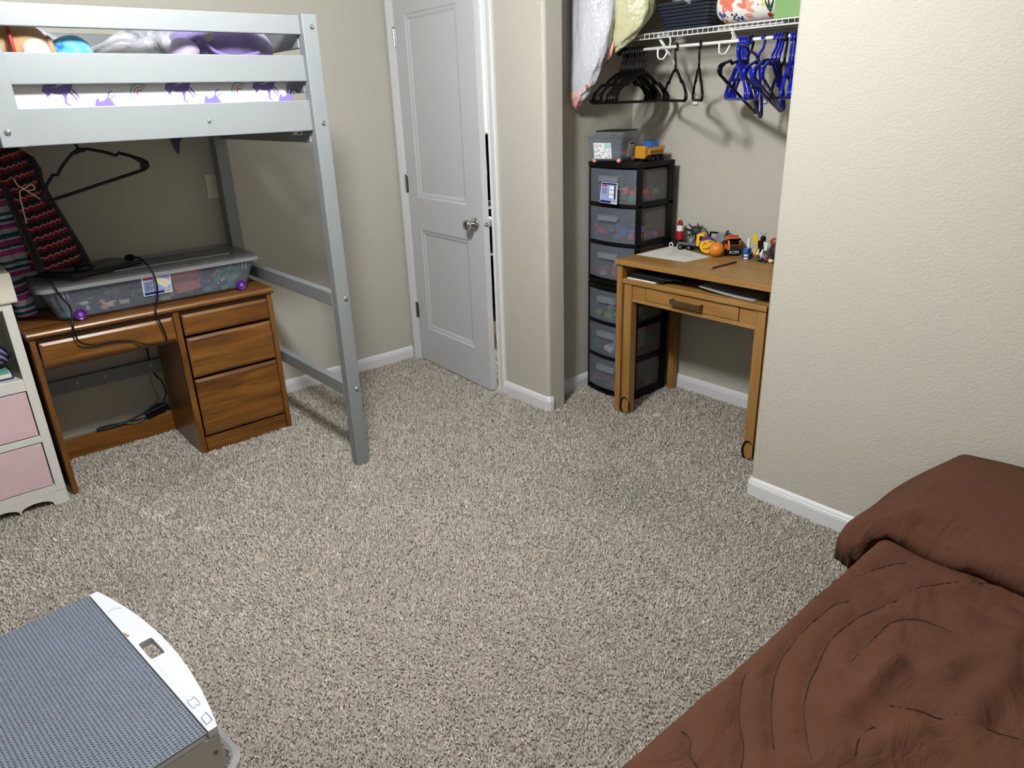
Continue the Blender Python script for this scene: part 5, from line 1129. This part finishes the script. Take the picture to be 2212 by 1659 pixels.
# ------------------------------------------------------------------ brick play table
pt = thing('play_table', 'white play table topped with a grey studded building plate', 'play table', (.170, 1.503, 0), math.radians(6.6))
HL, PT_Z, WT_ = .317, .392, .60                     # half length along local y, top height, width along -x
LPW = mat('white_laminate', (196, 199, 205), .32); PLG = mat('blue_grey_plate', (102, 110, 122), .38, var=(6, .05))
TAU = mat('white_laminate_shaded', (180, 176, 172), .4)  # same white laminate, its shade put into a taupe tint
obj('table_top', B().box(-WT_, -HL + .002, PT_Z - .018, -.004, HL - .002, PT_Z - .0042), LPW, pt, world=False, bevel=.002)
plate = obj('building_plate', B().box(-WT_, -HL, PT_Z - .004, -.0012, HL, PT_Z), PLG, pt, world=False, bevel=.0006)
def studs():
    nx, ny, pch, r, h = 74, 79, .008, .00245, .0019; n = 10
    x = -.0052 - np.arange(nx) * pch; y = -HL + .0045 + np.arange(ny) * pch
    gx, gy = np.meshgrid(x, y, indexing='ij'); cxy = np.stack([gx.ravel(), gy.ravel()], 1); N = len(cxy)
    a = np.arange(n) * 2 * np.pi / n; ring = np.stack([np.cos(a), np.sin(a)], 1) * r
    V = np.empty((N, 2 * n, 3), np.float32); V[:, :n, :2] = cxy[:, None] + ring[None]; V[:, n:, :2] = cxy[:, None] + ring[None] * .97
    V[:, :n, 2] = PT_Z - .0002; V[:, n:, 2] = PT_Z + h
    f = []
    for k in range(n): f.append([k, (k + 1) % n, n + (k + 1) % n, n + k])
    side = np.array(f).ravel(); top = np.arange(n, 2 * n)
    one = np.concatenate([side, top]); L = len(one)
    loops = ((np.arange(N) * 2 * n)[:, None] + one[None]).ravel().astype(np.int32)
    st0 = np.concatenate([np.arange(n) * 4, [4 * n]]); st = ((np.arange(N) * L)[:, None] + st0[None]).ravel().astype(np.int32)
    me = bpy.data.meshes.new('stud'); me.vertices.add(N * 2 * n); me.vertices.foreach_set('co', V.ravel()); me.loops.add(N * L); me.loops.foreach_set('vertex_index', loops)
    me.polygons.add(N * (n + 1)); me.polygons.foreach_set('loop_start', st)
    try: me.polygons.foreach_set('loop_total', np.tile([4] * n + [n], N).astype(np.int32))
    except Exception: pass
    me.update(calc_edges=True); me.materials.append(PLG)
    o = bpy.data.objects.new('studs', me); C.objects.link(o); o.parent = pt; o['kind'] = 'stuff'; return o
studs()
# bowed handle board with a hand hole
def bow(y): return .020 + .038 * max(0, 1 - (abs(y) / HL) ** 2.0)
def handle_board():
    b = B(); N = 32; hole = rpoly(.0105, -.034, .040, .040, .006, 3)
    out = [(.0015, -HL)] + [(bow(-HL + 2 * HL * i / N), -HL + 2 * HL * i / N) for i in range(N + 1)] + [(.0015, HL)]
    z0, z1 = PT_Z - .017, PT_Z + .001
    import mathutils
    vo = [Vector((*p, 0)) for p in out]; vh = [Vector((*p, 0)) for p in hole]
    tris = mathutils.geometry.tessellate_polygon([vo, vh]); allv = vo + vh
    lo = [b._v((p.x, p.y, z0)) for p in allv]; hi = [b._v((p.x, p.y, z1)) for p in allv]
    for t in tris: b.f([hi[i] for i in t]); b.f([lo[i] for i in t[::-1]])
    for base, n in ((0, len(vo)), (len(vo), len(vh))):
        for i in range(n): j = base + (i + 1) % n; k = base + i; b.f([lo[k], lo[j], hi[j], hi[k]])
    return b
hbd = obj('handle_board', handle_board(), LPW, pt, world=False, bevel=.0015)
obj('chipped_spot', B().prism([(.0025, .020), (.016, .012), (.012, .004), (.020, -.002), (.010, -.010), (.0025, -.006)], 'z', PT_Z + .0011, PT_Z + .0016) if False else B().prism([(.0025, .105), (.006, .100), (.007, .092), (.0095, .084), (.006, .080), (.0025, .086)], 'z', PT_Z + .0011, PT_Z + .0016), mat('bare_board', (140, 108, 84), .8), hbd, world=False)
BLI = mat('blue_pen', (110, 130, 170), .6)
obj('pen_doodle', B().tube([(.016 + .008 * math.cos(a), -.225 + .016 * math.sin(a) + .006 * math.sin(3 * a), PT_Z + .0015) for a in [2 * PI * i / 24 for i in range(24)]], .0006, 4, closed=True), BLI, hbd, world=False)
obj('pen_box', B().tube([(.007, -.300, PT_Z + .0015), (.008, -.275, PT_Z + .0015), (.021, -.268, PT_Z + .0015), (.020, -.296, PT_Z + .0015)], .0007, 4, closed=True), mat('pen_ink', (70, 74, 100), .6), hbd, world=False)
obj('pencil_mark', B().tube(spline([(.006, .205, PT_Z + .0013), (.020, .212, PT_Z + .0013), (.036, .20, PT_Z + .0013)], 5), .0005, 4), GRA, hbd, world=False)
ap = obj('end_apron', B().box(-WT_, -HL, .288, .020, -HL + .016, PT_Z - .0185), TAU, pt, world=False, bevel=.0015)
obj('screw', B().lathe([(.005, 0), (.005, -.0012), (.002, -.0002)], (.006, -HL, .335), 14, 'y'), mat('screw_cap', (120, 112, 108), .4), ap, world=False)
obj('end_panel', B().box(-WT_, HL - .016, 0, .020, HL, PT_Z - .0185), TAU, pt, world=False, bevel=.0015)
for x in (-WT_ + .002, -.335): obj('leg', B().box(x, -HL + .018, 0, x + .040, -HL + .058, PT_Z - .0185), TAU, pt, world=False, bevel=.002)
tb = thing('toy_tote', 'clear plastic tote on the carpet tucked under the play table', 'tote', (.170, 1.503, 0), math.radians(6.6))
def ts(z, e): return [(x, y, z) for x, y in rpoly(-.275 - e, -.328 - e, .055 + e, .12 + e, .05, 6)]
obj('tub', B().loft([ts(.004, -.045), ts(.012, -.04), ts(.262, -.008), ts(.268, .002), ts(.274, .002), ts(.274, -.011), ts(.016, -.044), ts(.012, -.06)]), FROST2, tb, world=False, smooth=False)
obj('rim', B().loft([ts(.258, .002), ts(.279, .004), ts(.283, .0), ts(.280, -.006), ts(.274, -.010)], cap=False), FROSTH, tb, world=False)

# ------------------------------------------------------------------ bed with brown comforter
SEAMS = [[(1.434, .534), (1.391, .546), (1.327, .55), (1.269, .551), (1.216, .55), (1.166, .544), (1.124, .533), (1.079, .516), (1.035, .494), (.992, .469), (.94, .433)],
 [(1.772, .287), (1.695, .353), (1.614, .409), (1.559, .441), (1.485, .467), (1.409, .486), (1.337, .496), (1.277, .497), (1.234, .493), (1.187, .481), (1.139, .471), (1.097, .457), (1.057, .441), (1.016, .416), (.983, .393), (.954, .37)],
 [(1.08, .574), (1.035, .557), (.996, .537), (.957, .514), (.924, .488), (.897, .466), (.866, .451)],
 [(1.242, .438), (1.302, .437), (1.365, .436), (1.418, .434), (1.457, .412), (1.476, .379), (1.477, .335)],
 [(.854, .568), (.846, .542), (.818, .522), (.811, .498)], [(1.01, .324), (1.041, .335), (1.08, .339), (1.111, .332)],
 [(1.178, .336), (1.206, .293), (1.224, .255), (1.245, .242), (1.247, .207), (1.272, .145)], [(1.534, .563), (1.614, .536), (1.668, .506)]]
for cx_, cy_, r in ((.75, .1, .2), (.75, .1, .27), (1.55, -.05, .2), (1.55, -.05, .27), (1.15, -.2, .16)):
    SEAMS.append([(cx_ + r * math.cos(a), cy_ + r * math.sin(a)) for a in [2 * PI * i / 30 for i in range(31)]])
SEAMP = [np.array([(p.x, p.y) for p in spline([(x, y, 0) for x, y in s_], 5)]) for s_ in SEAMS]
FOLDS = [((1.095, .387), (1.275, .377), .022, .011), ((1.224, .382), (1.30, .372), .02, .008), ((1.324, .303), (1.542, .229), .03, .016), ((1.263, .232), (1.472, .209), .03, .014), ((1.0, .33), (1.15, .28), .03, .010), ((.85, .40), (1.0, .36), .03, .007), ((1.55, .46), (1.66, .38), .03, .010), ((.9, .2), (1.1, .12), .04, .012)]
def segd(P, a, b):
    a, b = np.array(a), np.array(b); d = b - a; t = np.clip(((P - a) @ d) / (d @ d), 0, 1); return np.hypot(*(P - a - t[..., None] * d).transpose(-1, *range(P.ndim - 1)))
EY = .600                                            # far edge of the bed top
def comforter():
    nx, ny = 260, 150; xs = np.linspace(.30, 2.315, nx); sarc = np.concatenate([np.linspace(-.36, 0, 26)[:-1], np.linspace(0, 1.06, ny - 50), np.linspace(1.06, 1.42, 26)[1:]])
    X, SA = np.meshgrid(xs, sarc, indexing='ij'); r = .035
    Yl = SA + (EY - 1.06)
    Y = Yl.copy(); Z = np.full_like(Y, .42)
    over = np.clip(Yl - (EY - r), 0, None); th = np.clip(over / r, 0, PI / 2)
    Y = np.where(over > 0, EY - r + r * np.sin(th), Y); Z = np.where(over > 0, .42 - r * (1 - np.cos(th)) - np.clip(over - r * PI / 2, 0, None), Z)
    lo_ = EY - 1.06; und = np.clip(lo_ - Yl, 0, None); Y = np.where(und > 0, lo_, Y); Z = np.where(und > 0, .42 - und, Z)
    P = np.stack([X, Y], -1); topm = 1 / (1 + np.exp(-(Z - .37) / .012))
    h = .007 * fbm(X * 2.2, Y * 2.2, 11) + .0035 * fbm(X * 6, Y * 6, 12) + .0012 * fbm(X * 16, Y * 16, 13)
    h = h + .010 * (1 - np.clip(np.abs(Y - .1) / .5, 0, 1) ** 2)
    for a, b, w_, am in FOLDS: h += 1.5 * am * np.exp(-(segd(P, a, b) / w_) ** 2)
    g = np.zeros_like(h)
    for q in SEAMP:
        box = (X > q[:, 0].min() - .05) & (X < q[:, 0].max() + .05) & (Y > q[:, 1].min() - .05) & (Y < q[:, 1].max() + .05)
        if not box.any(): continue
        d = np.full(X.shape, 9.0); pp = P[box]; d[box] = np.sqrt(((pp[:, None, :] - q[None]) ** 2).sum(-1)).min(1)
        g += -.008 * np.exp(-(d / .011) ** 2)
    Z = Z + (h + g) * topm
    Z = np.maximum(Z, .03); drape = np.clip(.36 - Z, 0, None)
    Y = Y + np.where(Yl > .3, 1, -1) * (drape * .06 + drape * .10 * np.sin(X * 19 + 1.5 * np.sin(X * 7)) * .5)
    me_v = np.stack([X, Y, Z], -1)
    b = B(); V = [[b._v(me_v[i, j]) for j in range(me_v.shape[1])] for i in range(nx)]
    for i in range(nx - 1):
        for j in range(me_v.shape[1] - 1): b.f([V[i][j], V[i + 1][j], V[i + 1][j + 1], V[i][j + 1]])
    zi = (xs, Y, Z); return b, me_v
BRN = NT('brown_cotton'); BRN.b.inputs['Roughness'].default_value = .82; BRN.b.inputs['Specular IOR Level'].default_value = .15
_v = BRN.coords(); BRN.link(BRN.ramp(BRN.noise(_v, 3, 2, .5), [(.3, lin((72, 45, 33))), (.7, lin((79, 50, 36)))]), BRN.b.inputs['Base Color'])
def wrinkle(t):
    n1 = t.noise(t.coords((1.0, 1.6, 1.0), (0, 0, .6)), 5.5, 5, .55, 1.6); n2 = t.noise(t.coords(), 240, 2, .6)
    m_ = t.n.new('ShaderNodeMath'); m_.operation = 'MULTIPLY_ADD'; t.link(n2, m_.inputs[0]); m_.inputs[1].default_value = .03; t.link(n1, m_.inputs[2])
    t.bump(m_.outputs[0], .42, .035)
wrinkle(BRN)
bd = thing('low_bed', 'low bed base and mattress under the brown comforter', 'bed', (1.3, .07, 0))
cb_, CV = comforter()
cf = tag(obj('comforter', cb_, BRN.m, smooth=True), 'quilted brown comforter spread over the low bed', 'comforter')
obj('mattress', softbox(B(), .36, EY - 1.02, .16, 2.30, EY - .05, .395, .03), mat('plain_mattress', (200, 196, 188), .8), bd, smooth=True)
obj('bed_base', B().box(.38, EY - 1.0, .0, 2.29, EY - .07, .155), mat('dark_base_cloth', (40, 36, 34), .9), bd, bevel=.006)
SEAMM = mat('dark_seam_thread', (44, 24, 16), .9)
def czat(x, y):
    i = int(np.clip((x - .30) / 2.015 * 259, 0, 259)); j = int(np.argmin(np.abs(CV[i, :, 1] - y) + (CV[i, :, 2] < .36) * 9)); return CV[i, j, 2]
for q in SEAMP[:8]:
    obj('quilt_seam', B().tube([(x, y, czat(x, y) + .0006) for x, y in q[::2]], .0010, 5), SEAMM, cf, smooth=True)
# pillow in the same brown cotton at the wall end
_pt = NT('brown_pillow_cotton'); _pt.b.inputs['Base Color'].default_value = lin((75, 47, 34)); _pt.b.inputs['Roughness'].default_value = .85; _pt.b.inputs['Specular IOR Level'].default_value = .15
wrinkle(_pt); PWM = _pt.m
pw = thing('bed_pillow', 'plump brown pillow at the wall end of the brown bed', 'pillow', (1.98, .22, .43))
pcx, pcy = 2.000, .255
def pfun(p):
    ex = .47; x = math.copysign(abs(p.x / .30) ** ex, p.x) * .30; y = math.copysign(abs(p.y / .50) ** ex, p.y) * .50
    e = max(abs(x) / .30, abs(y) / .50); z = p.z
    z = max(z, -.022) if abs(y) < .33 else z
    ca, ra = math.atan2(y - .46, x + .31), math.hypot(y - .46, x + .31)      # creases fan out from the drooping corner
    r_ = .015 * math.sin(11 * ca + 2) * math.exp(-(ra / .30) ** 2) * min(1, ra / .08) + .009 * math.sin(19 * ca) * math.exp(-(ra / .20) ** 2)
    r_ += .012 * math.sin(34 * (y * .8 + x * .5) + 3 * math.sin(8 * x)) * max(0, -x / .30) ** 1.5 * (1 if p.z < .03 else .5) + .004 * math.sin(17 * x + 23 * y) * e ** 2
    yy = pcy + y; droop = max(0, yy - .575)
    z += r_ - .03 * max(0, (x - .12) / .18) ** 2 - ((.95 if p.z > 0 else 1.30) * droop if droop > 0 else 0)
    y = y - .15 * droop * (p.z < 0)
    return Vector((x, y, z))
pwo = obj('pillow_body', B().ell((pcx, pcy, .450), (.30, .495, .066), 140, 64, pfun), PWM, pw, smooth=True)
